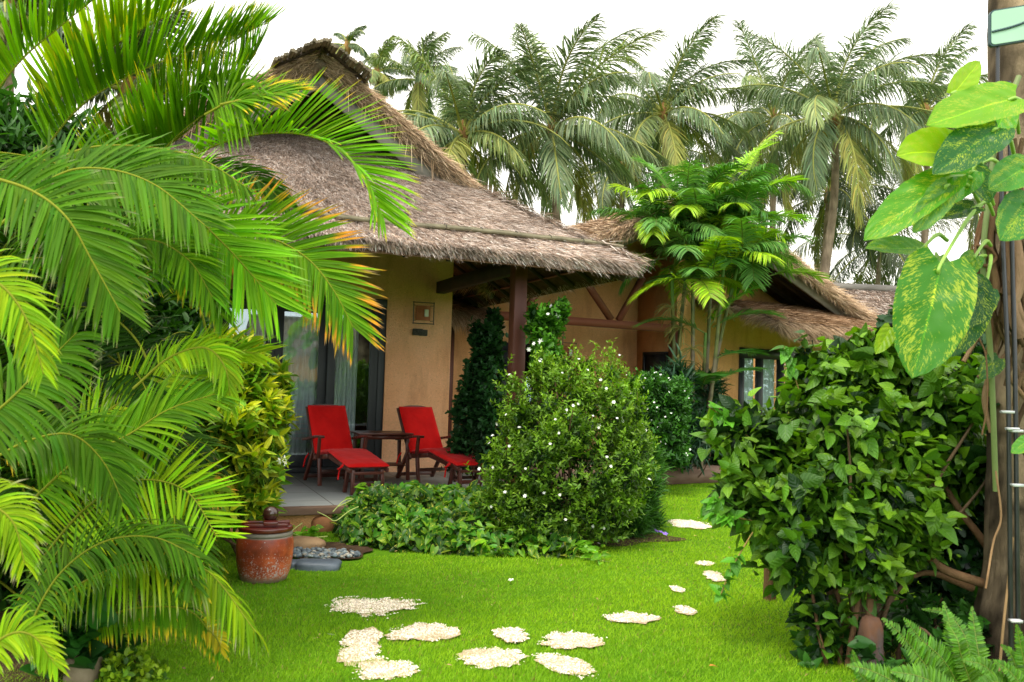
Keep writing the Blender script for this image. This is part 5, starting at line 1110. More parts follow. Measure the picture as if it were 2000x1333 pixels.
# pothos vine
v_=thing('pothos_vine',W(1925,560,4.1),'climbing pothos with giant yellow-streaked leaves on the right tree trunk','vine')
def bigleaf(base,tip,wpx,fac,col,lobe=.28,curl=.10,wave=.0,prof='heart',pet=None,roll=0):
    lobe*=.45; prof='pothos'
    B=W(*base); T_=W(*tip); Y=(base[2]+tip[2])/2; L=np.linalg.norm(T_-B); D=nrm(T_-B); Nn=nrm(np.array(fac,float)); Nn=nrm(Nn-D*np.dot(Nn,D))
    tm=leaf_tmpl(26,9,L,wpx*Y/FPX,prof,lobe,fold=.12,curl=curl,wave=wave)
    mb=MB(); V,F,U,tt=tm; V=V.copy(); V[:,2]+=.012*np.sin((U[:,1]-np.abs(U[:,0])*.35)*38)*np.abs(U[:,0])*L*.6/.5*.35
    V[:,2]+=.03*L*fbm(np.stack([V[:,0]*4/L,V[:,1]*4/L,0*tt+base[0]*.1],-1),1.0)
    V[:,:2]+=(np.abs(U[:,0:1])>.95)*fbm(np.stack([U[:,1]*9,U[:,0],0*tt+base[1]],-1),1.3)[:,None]*.012*L*np.array([[1,0]])
    place(mb,(V,F,U,tt),B[None],D[None],Nn[None],1.0,np.array(col)[None]); lf=wbuild(mb,'leaf',M['leaf_bigpothos'],v_,smooth=True)
    if pet is not None:
        q=MB(); q.tube(spline([W(*pet),(W(*pet)+B)/2+[0,-.02,.04],B,B+D*L*.1],14),[.009]*6+[.007]*8,7,col=(.20,.34,.05)); wbuild(q,'petiole',M['stem'],v_,smooth=True)
BG_=(.035,.165,.008); LG=(.20,.38,.009); DG=(.014,.095,.015); PG=(.075,.21,.045)  # lighter green on upper leaves painted as if backlit
for args in [
 ((1838,515,3.35),(1785,738,3.25),150,(-.15,-1,.15),BG_,.22,.02,0,'heart',(1925,392,4.0)),
 ((1800,487,3.5),(1692,480,3.45),62,(0,-.7,.7),PG,.25,.05,0,'heart',(1850,470,3.8)),
 ((1985,192,3.5),(1813,238,3.35),105,(.1,-.8,.55),(.13,.32,.01),.2,.05,0,'heart',(2010,260,4.0)),
 ((1860,186,3.55),(1918,118,3.6),50,(.3,-.9,.2),LG,.2,.05,0,'ovate',(1930,250,4.0)),
 ((1872,300,3.5),(1762,292,3.4),112,(-.3,-.9,.35),LG,.25,.1,0,'heart',(1930,350,4.0)),
 ((1948,252,3.4),(1828,332,3.3),92,(0,-.85,.5),DG,.2,.08,0,'heart',(1985,330,4.0)),
 ((1858,345,3.45),(1690,462,3.35),88,(-.2,-.8,.5),(.07,.25,.01),.2,.06,0,'heart',(1925,390,4.0)),
 ((1852,362,3.4),(1786,452,3.35),58,(.1,-.9,.3),PG,.15,.05,0,'heart',(1915,400,4.0)),
 ((2008,325,3.5),(1934,368,3.4),74,(0,-.9,.4),(.05,.22,.02),.2,.05,0,'heart',(2030,400,4.0)),
 ((2010,395,3.5),(1955,468,3.4),90,(0,-.95,.3),(.03,.17,.02),.2,.05,0,'heart',(2030,450,4.0)),
 ((1900,335,3.7),(1822,402,3.7),70,(0,-.8,.5),(.05,.24,.012),.2,.05,0,'heart',(1940,400,4.1)),
 ((1905,405,3.8),(1835,425,3.75),60,(0,-.6,.7),(.012,.07,.012),.2,.05,0,'heart',(1940,420,4.1)),
 ((1890,545,3.9),(1845,700,3.8),120,(.2,-.9,.3),(.012,.075,.01),.2,.05,0,'heart',(1925,500,4.1)),
 ((1925,560,3.9),(1860,640,3.8),80,(.4,-.9,.3),(.012,.08,.01),.2,.05,0,'heart',(1935,500,4.1)),
 ((1965,215,3.7),(1925,300,3.65),60,(0,-.9,.4),(.07,.28,.012),.2,.05,0,'heart',(1990,260,4.1)),
 ((1900,330,3.8),(1935,395,3.75),60,(0,-.9,.4),(.02,.12,.015),.2,.05,0,'heart',(1960,330,4.1)),
 ((1740,640,3.4),(1712,690,3.35),34,(0,-.9,.4),(.16,.3,.012),.2,.05,0,'heart',None),
 ((1905,500,3.8),(1870,545,3.75),44,(0,-.9,.4),(.05,.2,.02),.2,.05,0,'heart',(1935,480,4.1)),
 ((2010,860,3.9),(1976,884,3.8),30,(0,-.9,.4),(.07,.28,.02),.2,.05,0,'heart',(2030,840,4.2)),
 ((1835,500,3.5),(1858,560,3.4),40,(.3,-.9,.2),PG,.2,.05,0,'heart',None),
 ((1950,700,4.2),(1915,740,4.15),40,(0,-.9,.4),(.02,.09,.015),.2,.05,0,'heart',None)]: bigleaf(*args)
q=MB(); q.tube(spline([W(1945,960,4.25),W(1935,700,4.2),W(1920,520,4.15),W(1932,380,4.15),W(1950,250,4.15),W(1990,150,4.2)],60),.014,8,col=(.12,.16,.05)); wbuild(q,'vine_stem',M['stem'],v_,smooth=True)
# black pipes with clips
pp_=thing('cable_pipe',W(1975,1300,4.0),'pair of black cable pipes clipped to the front of the right tree trunk','pipe')
for px0,px1,px2 in ((1962,1970,1976),(1980,1984,1990)):
    q=MB(); a_=W(px2,1320,4.02); a_[2]=-.02; q.tube(spline([a_,W(px1+2,1000,4.03),W(px1-2,700,4.05),W(px0-4,450,4.1),W(px0-10,160,4.12)],60),.0105,10,col=(1,1,1)); wbuild(q,'pipe',M['black'],pp_,smooth=True)
M['steel']=noisy('steel_clip',(.45,.45,.45),(.6,.6,.6),20,.35,.1,60,spec=.6)
for (px,py) in [(1968,805),(1978,838),(1985,842),(1988,948),(1984,1213)]:
    q=MB(); c=W(px,py,3.985); q.box(c,(.05,.03,.012)); q.tube([c+[-.025,.015,0],c+[.025,.015,0]],.006,6); wbuild(q,'clip',M['steel'],pp_)
# sign
c=W(1985,48,3.95); sg=thing('sign_board',c,'pale green sign with dark border and curved dark line fixed to the right tree','sign',rz=math.radians(-3))
def rrect(w_,h_,r_,n=8):
    P=[]
    for cx_,cz_,a0 in ((w_/2-r_,h_/2-r_,0),(-w_/2+r_,h_/2-r_,PI/2),(-w_/2+r_,-h_/2+r_,PI),(w_/2-r_,-h_/2+r_,1.5*PI)):
        for k in range(n+1): a_=a0+k/n*PI/2; P.append((cx_+r_*math.cos(a_),cz_+r_*math.sin(a_)))
    return np.array(P)
def plate(w_,h_,r_,y0,y1,col=(1,1,1),shear=.18):
    mb=MB(); P=rrect(w_,h_,r_); n=len(P); P=np.stack([P[:,0],P[:,1]+P[:,0]*shear],-1); f=np.stack([P[:,0],np.full(n,y0),P[:,1]],-1); b=np.stack([P[:,0],np.full(n,y1),P[:,1]],-1)
    V=np.vstack([f,b,[[0,y0,0]],[[0,y1,0]]]); mb.add(V,[[k,(k+1)%n,n+(k+1)%n,n+k] for k in range(n)],col); mb.add(V,[[k,(k+1)%n,2*n] for k in range(n)]+[[n+(k+1)%n,n+k,2*n+1] for k in range(n)],col); return mb
S_=.40; q=plate(.245,.175,.022,0,.02); q.build('border',M['signdark'],sg); q=plate(.231,.161,.018,-.004,.0); q.build('face',M['signface'],sg)
q=MB(); P=spline([(-.115,-.0065,-.058+.018),(-.03,-.0065,-.035+.018),(.04,-.0065,-.008+.018),(.115,-.0065,.035+.018)],20); 
for i in range(19): q.bar(P[i],P[i+1]+(P[i+1]-P[i])*.08,.005,.010,up=(0,0,1))
q.build('curved_line',M['signdark'],sg)
q=MB(); q.tube([(-.075,.02,.05),(-.075,.02,-.45)],.0085,10); q.build('support_pipe',M['black'],sg,smooth=True)
# ================================================================== SHRUBS
def shrub(name,label,cat,blobs,K,tm,mat,nl,step,size,cin,cout,ctip,base,nbr=6,group=None,flowers=None,rmin=.7,bcol=(.8,.6,.5),inner=.35,br=(.014,.004),rough=26,**kw):
    t=thing(name,(base[0],base[1],0),label,cat,group)
    blobs=roughen(blobs,rough,seed=int(abs(base[0]*100)+K))
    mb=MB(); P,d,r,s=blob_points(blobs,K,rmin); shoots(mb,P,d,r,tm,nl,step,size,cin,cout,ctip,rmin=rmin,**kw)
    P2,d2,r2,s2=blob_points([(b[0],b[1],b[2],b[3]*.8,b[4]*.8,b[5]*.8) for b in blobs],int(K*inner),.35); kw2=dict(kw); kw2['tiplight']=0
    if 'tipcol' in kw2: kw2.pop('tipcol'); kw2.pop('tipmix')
    shoots(mb,P2,d2,r2*0,tm,max(3,nl-2),step,size,np.array(cin)*.8,cin,cin,rmin=rmin,**kw2)  # extra inner leaves in darker greens stand for the shade inside
    wbuild(mb,'foliage',mat,t)
    tips=[P[i] for i in rng.integers(0,len(P),nbr)]; branches(t,(base[0],base[1],-.03),tips,M['bark'],br[0],br[1],bcol)
    if flowers:
        nf,fs,near_=flowers; vis=np.where(((d*nrm(CAM-P)).sum(1)>.15)&(r>.86))[0]; order=rng.permutation(vis)[:nf]
        fm=None
        for i in order:
            pos=P[i]+d[i]*.045
            if fm is None:
                f=MB(); 
                for k in range(6):
                    a=k*PI/3; dd=np.array([[math.cos(a),math.sin(a),.25]]); place(f,leaf_tmpl(3,1,1,.5,'obov',0,.1,.15),np.zeros((1,3)),dd,np.array([[0,0,1.]]),1.0,np.array([[.82,.82,.76]]))
                f.tube([(0,0,-.3),(0,0,.05)],.06,5,col=(.5,.55,.2)); o=f.build('flower',M['petal'],None); fm=o
            else: o=fm.copy(); COL.objects.link(o)
            o.parent=t; o.matrix_parent_inverse=WM[t.name].inverted(); o.location=pos.tolist(); s_=fs*rng.uniform(.7,1.2); o.scale=(s_,)*3
            dv=nrm(d[i]*.6+np.array([-.1,-.6,.5])+rng.normal(0,.35,3)); o.rotation_euler=Vector(dv.tolist()).to_track_quat('Z','Y').to_euler()
    return t,P,d,r
tm_g=leaf_tmpl(3,1,1,.46,'ovate',0,.2,.12); tm_r=leaf_tmpl(4,1,1,.62,'round',0,.15,.12); tm_h=leaf_tmpl(6,2,1,.72,'heart',.08,.16,.18,.02); tm_l=leaf_tmpl(4,1,1,.28,'lance',0,.2,.15); tm_s=leaf_tmpl(4,1,1,.09,'strap',0,.2,.35); tm_p=leaf_tmpl(7,3,1,.78,'heart',.22,.16,.15)
# gardenia-like bush by the terrace
B1=[pxblob(1080,815,7.9,115,112,.50),pxblob(1170,800,8.0,95,98,.45),pxblob(985,930,7.7,45,60,.3),pxblob(1110,920,7.7,150,120,.62),pxblob(1010,900,7.7,60,80,.35),pxblob(1215,905,8.0,60,100,.4),pxblob(1060,1000,7.45,100,60,.45),pxblob(985,985,7.55,55,45,.3),pxblob(1150,1000,7.5,95,60,.4),pxblob(1062,730,8.0,32,45,.22)]
gd,P,d,r=shrub('gardenia_bush','large bushy shrub with small glossy leaves and white star flowers beside the terrace post','shrub',B1,4300,tm_g,M['leaf_small'],8,.015,.052,(.014,.05,.007),(.135,.30,.018),(.34,.50,.03),(.45,7.85),14,flowers=(62,.0165,0),up=.6,rough=62,hzw=.3)
# paler airy twigs on its top
mb=MB()
for (px,py,h_) in [(1130,730,80),(1150,720,95),(1170,735,85),(1190,730,90),(1210,745,80),(1225,760,70),(1090,740,60),(1110,720,75),(1240,800,60),(1180,700,60),(1060,720,50),(1200,715,60)]:
    mb=MB(); b=W(px,py+60,7.9); tp=W(px+rng.uniform(-15,15),py-h_*.55,7.9); pts=spline([b,(b+tp)/2+rng.normal(0,.02,3),tp],30)
    P_=np.repeat(pts,4,0)+rng.normal(0,.022,(120,3)); D=nrm(rng.normal(0,1,(120,3))+[0,0,.5]); place(mb,tm_g,P_,D,rng.normal(0,.5,(120,3))+[0,0,1],rng.uniform(.022,.042,120),np.array([.19,.36,.016])*rng.uniform(.6,1.25,(120,1)))
    mb.tube(pts,.003,4,col=(.2,.2,.05),cap=False); wbuild(mb,'twig',M['leaf_small'],gd)
shrub('flowering_shrub','glossy shrub with upright leaf clusters reaching the eave just right of the timber post','shrub',[pxblob(1072,628,8.5,30,34,.2),pxblob(1096,608,8.55,17,26,.16),pxblob(1060,662,8.45,26,30,.2),pxblob(1068,700,8.4,34,45,.24),pxblob(1040,622,8.45,9,34,.1)],650,tm_r,M['leaf_small'],7,.02,.065,(.01,.045,.008),(.06,.21,.015),(.14,.36,.02),(.35,8.4),5,flowers=(8,.028,0),up=.9,rough=5)
shrub('dark_shrub','dark glossy shrub filling the gap between the ochre wall and the timber post','shrub',[pxblob(948,700,9.7,26,80,.25),pxblob(965,640,9.8,17,45,.15),pxblob(922,800,9.6,40,70,.3),pxblob(958,700,9.6,24,60,.22),pxblob(930,740,9.7,30,50,.25),pxblob(950,830,9.4,36,80,.3),pxblob(905,880,9.8,30,45,.3),pxblob(965,750,9.7,18,80,.2),pxblob(930,650,9.9,12,30,.12)],1150,tm_r,M['leaf_small'],6,.025,.075,(.006,.022,.008),(.022,.085,.025),(.04,.14,.04),(-.3,9.6),8,rough=12)
shrub('flowering_shrub','low shrub dotted with tiny white flowers left of the slender palm stems','shrub',[pxblob(1270,780,11.5,50,50,.4),pxblob(1310,800,11.6,35,60,.35),pxblob(1245,790,11.3,40,60,.35),pxblob(1290,860,11.4,60,50,.4),pxblob(1330,770,11.7,20,35,.25)],1500,tm_g,M['leaf_small'],7,.02,.075,(.008,.035,.008),(.04,.15,.02),(.08,.24,.02),(1.9,11.4),5,flowers=(40,.015,0))
shrub('grassy_shrub','willowy fine-leaved plant at the right foot of the white-flowered bush','shrub',[pxblob(1238,960,8.5,38,75,.3),pxblob(1215,1010,8.2,40,40,.25),pxblob(1255,1000,8.5,28,40,.25),pxblob(1262,920,8.9,30,50,.25)],1300,tm_s,M['leaf_small'],8,.02,.16,(.02,.07,.015),(.06,.19,.03),(.1,.28,.03),(1.1,8.45),4,up=1.2,spread=(50,18))
shrub('fan_palm_shrub','dark narrow-leaved shrub crowding the slender palm stems','shrub',[pxblob(1325,780,12.6,28,70,.35),pxblob(1350,850,12.6,40,50,.4),pxblob(1310,860,12.5,30,45,.35),pxblob(1375,800,13.6,30,80,.4)],420,leaf_tmpl(4,1,1,.11,'strap',0,.2,.2),M['leaf_fan'],8,.02,.30,(.01,.03,.018),(.025,.085,.045),(.04,.12,.05),(2.7,12.9),3,up=.6,spread=(85,35))
shrub('background_shrub','dark shrub row against the further bungalow wall behind the slender palms','shrub',[pxblob(1240,860,13.8,60,50,.5),pxblob(1400,890,14.2,50,40,.5),pxblob(1450,880,14.4,60,50,.5),pxblob(1290,900,13.2,60,30,.4)],1000,tm_g,M['leaf_small'],6,.03,.12,(.006,.02,.006),(.02,.07,.015),(.04,.12,.02),(2.9,13.9),3)
# arching strap-leaved plants in the palm bed
def spider(px,py,K,Ln,c,label,name='spider_plant',seed=0):
    b=G(px,py); t=thing(name,b,label,'plant','strap-leaved plants in the beds'); mb=MB(); r_=np.random.default_rng(seed)
    for i in range(K):
        az=r_.uniform(0,6.28); el=r_.uniform(.6,1.4); o=np.array([math.cos(az),math.sin(az),0]); L=Ln*r_.uniform(.6,1.1); p=b+np.array([0,0,.01]); rows=[]; ee=el
        side=np.cross(o,[0,0,1])
        for k in range(8):
            wdt=.011*np.interp(k/7,[0,.4,1],[.7,1,0]); rows+= [p-side*wdt,p+side*wdt]; p=p+(o*math.cos(ee)+np.array([0,0,math.sin(ee)]))*L/7; ee-=r_.uniform(.2,.36)
        cc=np.array(c)*r_.uniform(.6,1.3); mb.add(rows,[[2*k,2*k+1,2*k+3,2*k+2] for k in range(7)],cc)
    wbuild(mb,'foliage',M['leaf_small'],t); return t
spider(1418,915,70,.5,(.12,.22,.05),'pale strap-leaved plant beside the boulders right of the palm stems',seed=1)
spider(1440,925,60,.45,(.10,.2,.04),'second strap-leaved plant nearer the large hibiscus-like bush',seed=2)
spider(1390,905,50,.45,(.06,.14,.03),'darker strap-leaved plant directly behind the palm-bed boulders',seed=3)
# croton-like bush with yellow tips, behind the clay jar
BC=[pxblob(510,735,6.9,45,45,.3),pxblob(455,700,7.0,50,45,.35),pxblob(520,820,6.8,45,55,.3),pxblob(470,850,6.7,70,90,.45),pxblob(500,920,6.6,55,60,.35),pxblob(420,780,6.9,60,90,.4),pxblob(470,970,6.5,60,45,.35),pxblob(390,700,7.2,55,50,.4),pxblob(400,920,6.6,60,90,.4)]
cr,P,d,r=shrub('variegated_shrub','yellow-tipped variegated shrub with small white blossoms behind the clay jar','shrub',BC,900,leaf_tmpl(5,2,1,.36,'lance',0,.18,.16),M['leaf_croton'],9,.016,.135,(.02,.09,.007),(.13,.35,.014),(1.0,.85,.02),(-2.0,6.75),8,up=.7,tiplight=1.0,edge=(.3,(.42,.45,.06)))
fl_=MB()
for (px,py) in [(552,900),(482,702),(350,690),(498,690)]:
    c=W(px,py,6.3 if py>800 else 6.6)
    for i in range(46):
        d_=nrm(rng.normal(0,1,3)); place(fl_,leaf_tmpl(2,1,1,.6,'obov'),(c+d_*.03*rng.uniform(.5,1.2))[None],(d_+rng.normal(0,.4,3))[None],rng.normal(0,1,(1,3)),.014,np.array([[.8,.8,.78]]))
wbuild(fl_,'blossoms',M['petal'],cr)
# planting behind and under the foreground palm; rear shrub painted dark as its shade
shrub('dark_shrub','leafy shrub mass coloured dark as shade behind the big left palm','shrub',[pxblob(80,700,6.5,200,260,.9),pxblob(250,800,6.3,150,260,.8),pxblob(300,1000,5.9,120,120,.6),pxblob(120,1050,5.8,200,150,.8),pxblob(60,350,7.0,160,160,.8),pxblob(200,420,7.2,170,150,.8),pxblob(330,650,6.8,80,150,.5)],5200,tm_l,M['leaf_small'],7,.04,.17,(.007,.028,.005),(.022,.085,.009),(.05,.15,.012),(-3.2,6.4),8,rmin=.6)
shrub('light_green_shrub','small lime green shrub at the bottom left edge of the lawn','shrub',[pxblob(250,1310,4.05,50,38,.15),pxblob(215,1290,4.15,30,30,.12),pxblob(290,1335,4.0,35,25,.12)],260,tm_r,M['leaf_small'],7,.012,.042,(.05,.14,.01),(.24,.42,.02),(.4,.5,.02),(-1.75,4.1),3)
shrub('broadleaf_plant','broad dark-leaved plant under the left palm fronds','plant',[pxblob(120,1230,4.0,60,70,.2),pxblob(140,1160,4.2,50,40,.2),pxblob(190,1270,4.0,40,40,.2)],60,tm_p,M['leaf_small'],5,.03,.12,(.015,.07,.012),(.03,.14,.02),(.05,.2,.03),(-2.1,4.1),3)
c=G(165,1320); stone('kerb_stone',(c[0],c[1],.04),(.16,.2,.16),M['stone'],'grey stone at the bottom left corner beside the lime green shrub','stone',71,None,.2,(.7,.75,.75),5)

# ---- creeping pothos bank in front of the terrace
vb=thing('creeping_pothos',G(870,1075),'low bank of creeping heart-leaved vine with yellow streaks between the terrace and the lawn','vine')
def bank(u,v):                      # u along, v from the lawn (0) up over the terrace edge (1)
    f0=G(640,1075); f1=G(1130,1085); L0=np.array([-1.42,7.35]);
    A=np.array([-1.35,7.30]);B=np.array([.62,7.0]); A2=F1.w(.02,-2.72)[:2]; B2=F1.w(2.0,-2.9)[:2]
    g0=A*(1-u)[:,None]+B*u[:,None]; g1=A2*(1-u)[:,None]+B2*u[:,None]
    g0=g0+np.array([0,-.12])*np.sin(u*PI)[:,None]
    xy=g0*(1-v)[:,None]+g1*v[:,None]; z=.02+.30*np.sin(np.clip(v*1.25,0,1)*PI/2)**.8*np.clip(u*8,0.3,1)
    z=z+.05*fbm(np.stack([xy[:,0],xy[:,1],0*u],-1),5.5)*np.clip(v*3,0,1)
    return np.stack([xy[:,0],xy[:,1],z],-1)
mb=MB()
for lay,(K,off,dk) in enumerate([(1300,-.09,.3),(1200,-.02,.7),(1300,.035,1.05)]):  # lower leaf layers coloured darker for shade in the bank
    u=rng.random(K);v=rng.random(K)**.9; P=bank(u,v)+rng.normal(0,.02,(K,3))+[0,-off*.3,off]; P[:,2]=np.maximum(P[:,2],.015)
    D=nrm(np.stack([rng.normal(0,.6,K),-.45+rng.normal(0,.45,K),-.35+rng.normal(0,.45,K)],-1)); Nn=nrm(np.stack([rng.normal(0,.35,K),-.55+rng.normal(0,.3,K),.9+0*u],-1))
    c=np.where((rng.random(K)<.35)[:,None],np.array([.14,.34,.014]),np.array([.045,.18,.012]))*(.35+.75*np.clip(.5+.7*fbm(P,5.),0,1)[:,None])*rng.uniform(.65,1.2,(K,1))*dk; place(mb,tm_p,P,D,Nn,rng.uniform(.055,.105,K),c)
for (px,py,K,sx) in [(1060,1072,130,.35),(1120,1082,60,.22),(1160,1098,12,.1),(600,1050,14,.12),(630,1020,20,.1),(560,1045,5,.05)]:
    c0_=G(px,py); P=c0_+np.stack([rng.normal(0,sx*.5,K),rng.normal(0,.07,K),rng.uniform(.02,.09,K)],-1); D=nrm(rng.normal(0,1,(K,3))*[1,1,.3]); place(mb,tm_p,P,D,rng.normal(0,.3,(K,3))+[0,-.4,1],rng.uniform(.05,.085,K),np.array([.13,.36,.015])*rng.uniform(.6,1.1,(K,1)))
wbuild(mb,'foliage',M['leaf_pothos'],vb)
for pts in [[(620,1000,7.45),(640,1010,7.4),(655,1018,7.35),(680,1000,7.5),(700,990,7.6)],[(590,1022,7.4),(570,1040,7.3),(600,1050,7.2),(640,1048,7.2)],[(1120,1086,7.05),(1150,1094,6.95),(1190,1102,6.85)],[(650,1000,7.5),(672,978,7.6),(690,975,7.7),(660,990,7.5)]]:
    q=MB(); q.tube(spline([np.maximum(W(*p),[-99,-99,.012]) for p in pts],16),.0045,5,col=(.35,.42,.12)); wbuild(q,'runner',M['stem'],vb,smooth=True)
# fallen flowers
fw=None
def fallen(px,py,col,s,label,group):
    global fw
    f=MB()
    for k in range(5):
        a=k*1.2566+rng.uniform(-.2,.2); place(f,leaf_tmpl(3,1,1,.6,'obov',0,.1,.1),np.zeros((1,3)),np.array([[math.cos(a),math.sin(a),.2]]),np.array([[0,0,1.]]),s,np.array([col]))
    o=f.build('fallen_flower',M['petal']); c=G(px,py,.03); o.location=c.tolist(); o.rotation_euler=(rng.uniform(-.5,.5),rng.uniform(-.5,.5),rng.uniform(0,6)); tag(o,label,'flower',group)
for (px,py) in [(998,1133),(1170,1062),(1160,1078),(1192,1048),(1223,1041),(1207,1057),(1248,1058),(646,1240),(1180,1046)]: fallen(px,py,(.8,.8,.74),.022,'white star-shaped blossom fallen on the lawn grass','white blossoms fallen on the lawn')
for (px,py) in [(1245,1018),(1240,1029),(1277,1028),(1281,1037),(1292,1040),(1299,1043),(1279,1012),(1247,1022)]: fallen(px,py,(.30,.16,.62),.032,'violet blossom fallen on the lawn grass near the white-flowered bush','violet blossoms fallen on the lawn')
for (px,py,cc,lab) in [(1355,1047,(.6,.45,.12),'yellow dead leaf on the grass past the far gravel patch'),(1385,1301,(.40,.17,.03),'rusty dead leaf on the shaded grass under the right bush')]:
    f=MB(); place(f,leaf_tmpl(5,2,1,.5,'ovate',0,.2,.3),np.zeros((1,3)),np.array([[1,.2,.1]]),np.array([[0,0,1.]]),.05,np.array([cc])); o=f.build('fallen_leaf',M['petal'],smooth=True); o.location=G(px,py,.03).tolist(); tag(o,lab,'leaf')

# scattered blades, clover and litter in the turf
mb=MB(); K=260; x=rng.uniform(-2.2,3.2,K); y=rng.uniform(3.6,11,K); ok=(patch_val(x,y)>1)&~in_house(x,y); x=x[ok];y=y[ok];K=len(x)
place(mb,leaf_tmpl(4,1,1,.4,'ovate',0,.2,.3),np.stack([x,y,np.full(K,.03)],-1),rng.normal(0,1,(K,3))*[1,1,.25],rng.normal(0,.3,(K,3))+[0,0,1],rng.uniform(.012,.03,K),np.array([[.33,.22,.09],[.22,.30,.04],[.14,.08,.04],[.42,.36,.12]])[rng.integers(0,4,K)])
tag(mb.build('leaf_litter',M['petal']),'tiny dry leaf bits scattered over the lawn','leaf litter',kind='stuff')
# ---- big hibiscus-like bush, right foreground
BH=[pxblob(1620,850,4.9,150,130,.5),pxblob(1480,860,4.8,85,70,.35),pxblob(1790,800,5.1,140,130,.5),pxblob(1560,990,4.7,140,110,.45),pxblob(1720,1010,4.75,130,120,.45),pxblob(1450,970,4.7,60,80,.25),pxblob(1840,900,5.2,110,120,.5),pxblob(1610,740,5.0,75,70,.35),pxblob(1700,700,5.0,90,60,.35),pxblob(1560,1100,4.6,70,60,.25),pxblob(1690,1110,4.5,70,50,.25),pxblob(1430,840,4.8,50,45,.22),pxblob(1600,1200,4.6,60,40,.2)]
hb,P,d,r=shrub('broadleaf_bush','tall bush of broad glossy toothed green leaves leaning over the right side of the lawn','shrub',BH,2000,tm_h,M['leaf_hib'],6,.034,.085,(.008,.034,.005),(.075,.205,.012),(.24,.44,.012),(1.95,4.75),18,up=.25,droop=.35,tiplight=.75,bcol=(.9,.75,.6),rmin=.55,inner=.5,rough=50,hzw=.3,sizevar=.5,spread=(85,40),br=(.016,.005))
mb=MB()
for pts in [[(1470,1040,4.5),(1440,1090,4.4),(1420,1130,4.4),(1405,1170,4.4)],[(1480,1020,4.6),(1430,1010,4.5),(1395,1005,4.5)],[(1470,860,4.7),(1420,820,4.7),(1385,795,4.7)],[(1560,760,4.9),(1540,700,4.9),(1530,680,4.9)],[(1440,960,4.6),(1400,975,4.6),(1380,1000,4.6)]]:
    mb=MB(); S=spline([W(*p) for p in pts],14); mb.tube(S,.004,5,col=(.14,.12,.05)); k=18; P_=S[rng.integers(3,14,k)]; D=nrm(rng.normal(0,.7,(k,3))+[0,-.2,-.5]); place(mb,tm_h,P_,D,rng.normal(0,.4,(k,3))+[0,-.5,.9],rng.uniform(.05,.09,k),np.array([.07,.24,.014])*rng.uniform(.5,1.3,(k,1))); wbuild(mb,'twig',M['leaf_hib'],hb)
for pts,r0 in [([(1618,1310,4.5),(1600,1240,4.5),(1585,1150,4.6)],.014),([(1655,1300,4.5),(1672,1200,4.5),(1690,1100,4.6)],.018),([(1690,1290,4.5),(1700,1150,4.5),(1690,980,4.7),(1700,860,4.8)],.022),([(1640,1320,4.5),(1640,1180,4.6),(1600,1050,4.7)],.014),([(1920,1140,4.6),(1840,1110,4.6),(1790,1060,4.7),(1740,980,4.8)],.026),([(1960,1110,4.8),(1915,1050,4.8),(1870,990,4.9),(1840,940,5.0)],.026),([(1900,1150,4.7),(1820,1120,4.7),(1770,1130,4.7)],.02),([(1503,1170,5.85),(1502,1100,5.8),(1495,1040,5.7)],.045)]:
    q=MB(); q.tube(spline([W(*p) for p in pts],20),np.linspace(r0,r0*.6,20),8,col=(1.0,.72,.5)); wbuild(q,'trunk',M['bark'],hb,smooth=True)
shrub('dark_shrub','very dark round-leaved shrub in the shade between the broad-leaved bush and the right trunk','shrub',[pxblob(1860,720,5.9,90,90,.5),pxblob(1780,640,6.3,50,40,.3),pxblob(1900,1000,5.6,90,150,.5),pxblob(1900,620,6.2,50,60,.4),pxblob(1810,1080,5.6,90,80,.5)],1500,tm_r,M['leaf_small'],6,.035,.095,(.004,.014,.005),(.012,.05,.014),(.03,.10,.02),(2.9,5.9),6,rmin=.6,bcol=(.6,.45,.35))
shrub('ground_cover_plant','low dark leafy plants on the ground under the broad-leaved bush','plant',[(2.1,4.5,.05,.5,.4,.12),(2.6,4.9,.08,.5,.5,.18),(1.75,4.6,.04,.25,.25,.08)],300,tm_p,M['leaf_small'],5,.02,.07,(.01,.04,.008),(.03,.12,.015),(.06,.2,.02),(2.1,4.6),2)
# leaning stump
c=G(1703,1316); stone('stump','','','','','',1) if False else None
q=stone('wooden_stump',(c[0],c[1]+.02,.12),(.115,.11,.31),noisy('stump_wood',(.05,.042,.04),(.12,.055,.03),4,.8,.5,40,(1,1,.5),.01,.2,c3=(.09,.09,.10)),'short rounded rust-and-grey stump standing beneath the broad-leaved bush','stump',55,None,.3,pw_=3.2,tilt=0.0)
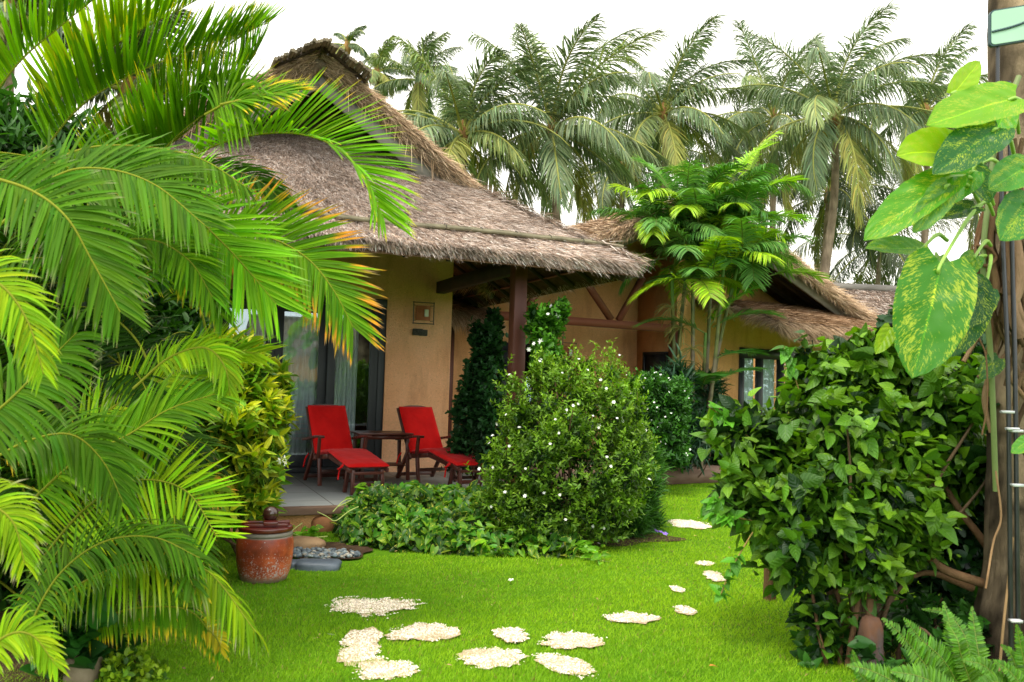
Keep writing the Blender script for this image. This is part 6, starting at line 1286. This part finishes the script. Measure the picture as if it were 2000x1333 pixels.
# ---- ferns
FG=(.085,.24,.010)
for gi,(b,lab,fr_) in enumerate([((2.06,3.95,0),'bright green sword fern at the bottom right, larger clump',[([(1890,1400,3.6),(1800,1290,3.55),(1760,1240,3.5),(1722,1208,3.5)],34),([(1900,1400,3.6),(1850,1300,3.6),(1800,1250,3.6),(1765,1208,3.6)],34),([(1930,1400,3.7),(1915,1300,3.7),(1905,1240,3.75),(1898,1185,3.8)],26),([(1880,1400,3.6),(1865,1290,3.65),(1855,1220,3.7),(1842,1175,3.75)],26),([(1850,1400,3.4),(1760,1340,3.4),(1700,1310,3.4),(1655,1300,3.4)],30),([(1900,1400,3.4),(1830,1340,3.4),(1790,1320,3.4),(1740,1312,3.4)],34),([(1920,1400,3.6),(1880,1290,3.6),(1870,1250,3.6),(1850,1215,3.7)],28),([(1900,1390,3.9),(1890,1260,4.0),(1850,1200,4.1),(1800,1190,4.2)],22)]),
    ((2.35,3.9,0),'smaller sword fern in the bottom right corner at the trunk base',[([(1960,1400,3.5),(1945,1330,3.5),(1920,1300,3.5),(1880,1290,3.5)],26),([(1980,1400,3.6),(1985,1320,3.6),(1975,1280,3.6),(1955,1260,3.6)],24),([(2000,1400,3.5),(2005,1330,3.5),(1995,1270,3.5),(1985,1220,3.5)],24),([(1990,1400,3.4),(1960,1340,3.4),(1930,1335,3.4),(1900,1345,3.4)],26),([(2010,1400,3.4),(2000,1350,3.4),(1970,1310,3.4),(1940,1290,3.4)],22)]),
    ((1.45,3.7,0),'sword fern with short fronds at the bottom edge left of the larger fern',[([(1740,1400,3.5),(1700,1340,3.5),(1675,1310,3.5),(1665,1270,3.5)],20),([(1760,1400,3.5),(1730,1350,3.5),(1715,1330,3.5),(1705,1300,3.5)],18),([(1700,1400,3.5),(1690,1360,3.5),(1660,1345,3.5),(1630,1350,3.5)],18)])]):
    t=thing('sword_fern',b,lab,'fern','sword ferns in the right corner')
    for pts,Lp in fr_:
        mb=MB(); rachis_frond(mb,[W(*p) for p in pts],(0,-.9,.6),Lp*3.6/FPX,n=48,wd=.0145,col=np.array(FG)*.6,col2=FG,ang=(80,65),V=5,droop=.12,rr=(.0028,.001),rcol=(.16,.22,.04),start=.12,segs=3,across=2,prof=([0,.15,.5,.85,1],[.6,1,.9,.45,.1]),jit=.05); wbuild(mb,'frond',M['leaf_fan'],t)
# ---- planting and a house on the viewer's side (mirrored in the glass doors; trees added to block the horizon reflection)
simple_house('thatched_house',1000,700,1,10,6,4.6,2.7,82,'thatched house behind the viewer, mirrored in the glass doors')
bpy.data.objects['thatched_house.001'].location=(18,-18,0); bpy.data.objects['thatched_house.001'].rotation_euler=(0,0,math.radians(205))

for i,(x,y,r_,h_,lab) in enumerate([(7,-7,1.3,1.25,'round clipped tree behind the viewer, mirrored in the doors'),(12,-6,1.6,2.2,'broad tree behind the viewer to the right'),(3,-10,1.8,1.5,'leafy tree far behind the viewer'),(9,-14,2.2,1.9,'leafy tree further behind the viewer'),(15,-10,2.4,2.6,'wide leafy tree far right behind the viewer'),(-5,-9,2.2,2.6,'leafy tree behind the viewer to the left'),(17,0,2.2,2.4,'leafy tree right of the viewer'),(13.5,13.2,1.8,3.2,'added leafy tree outside the frame at the right, blocking sky reflections in the further door'),(19,11.5,2.4,3.4,'second added tree outside the frame at the right, blocking sky reflections')]):  # last two trees added to block sky reflected in the further door glass
    t=thing('leafy_tree',(x,y,0),lab,'tree'); q=MB(); q.tube([(x,y,0),(x,y,h_)],[.15,.1],8); wbuild(q,'trunk',M['bark'],t,smooth=True)
    P,d,r,s_=blob_points([(x,y,h_*.6,r_,r_,h_*.62),(x+r_*.6,y+.4,h_*.5,r_*.8,r_*.8,h_*.5)],700,.5); mb=MB(); shoots(mb,P,d,r,bt_,5,.08,.22,(.01,.04,.008),(.05,.15,.02),(.08,.2,.02),rmin=.5); wbuild(mb,'crown',M['leaf_far'],t)
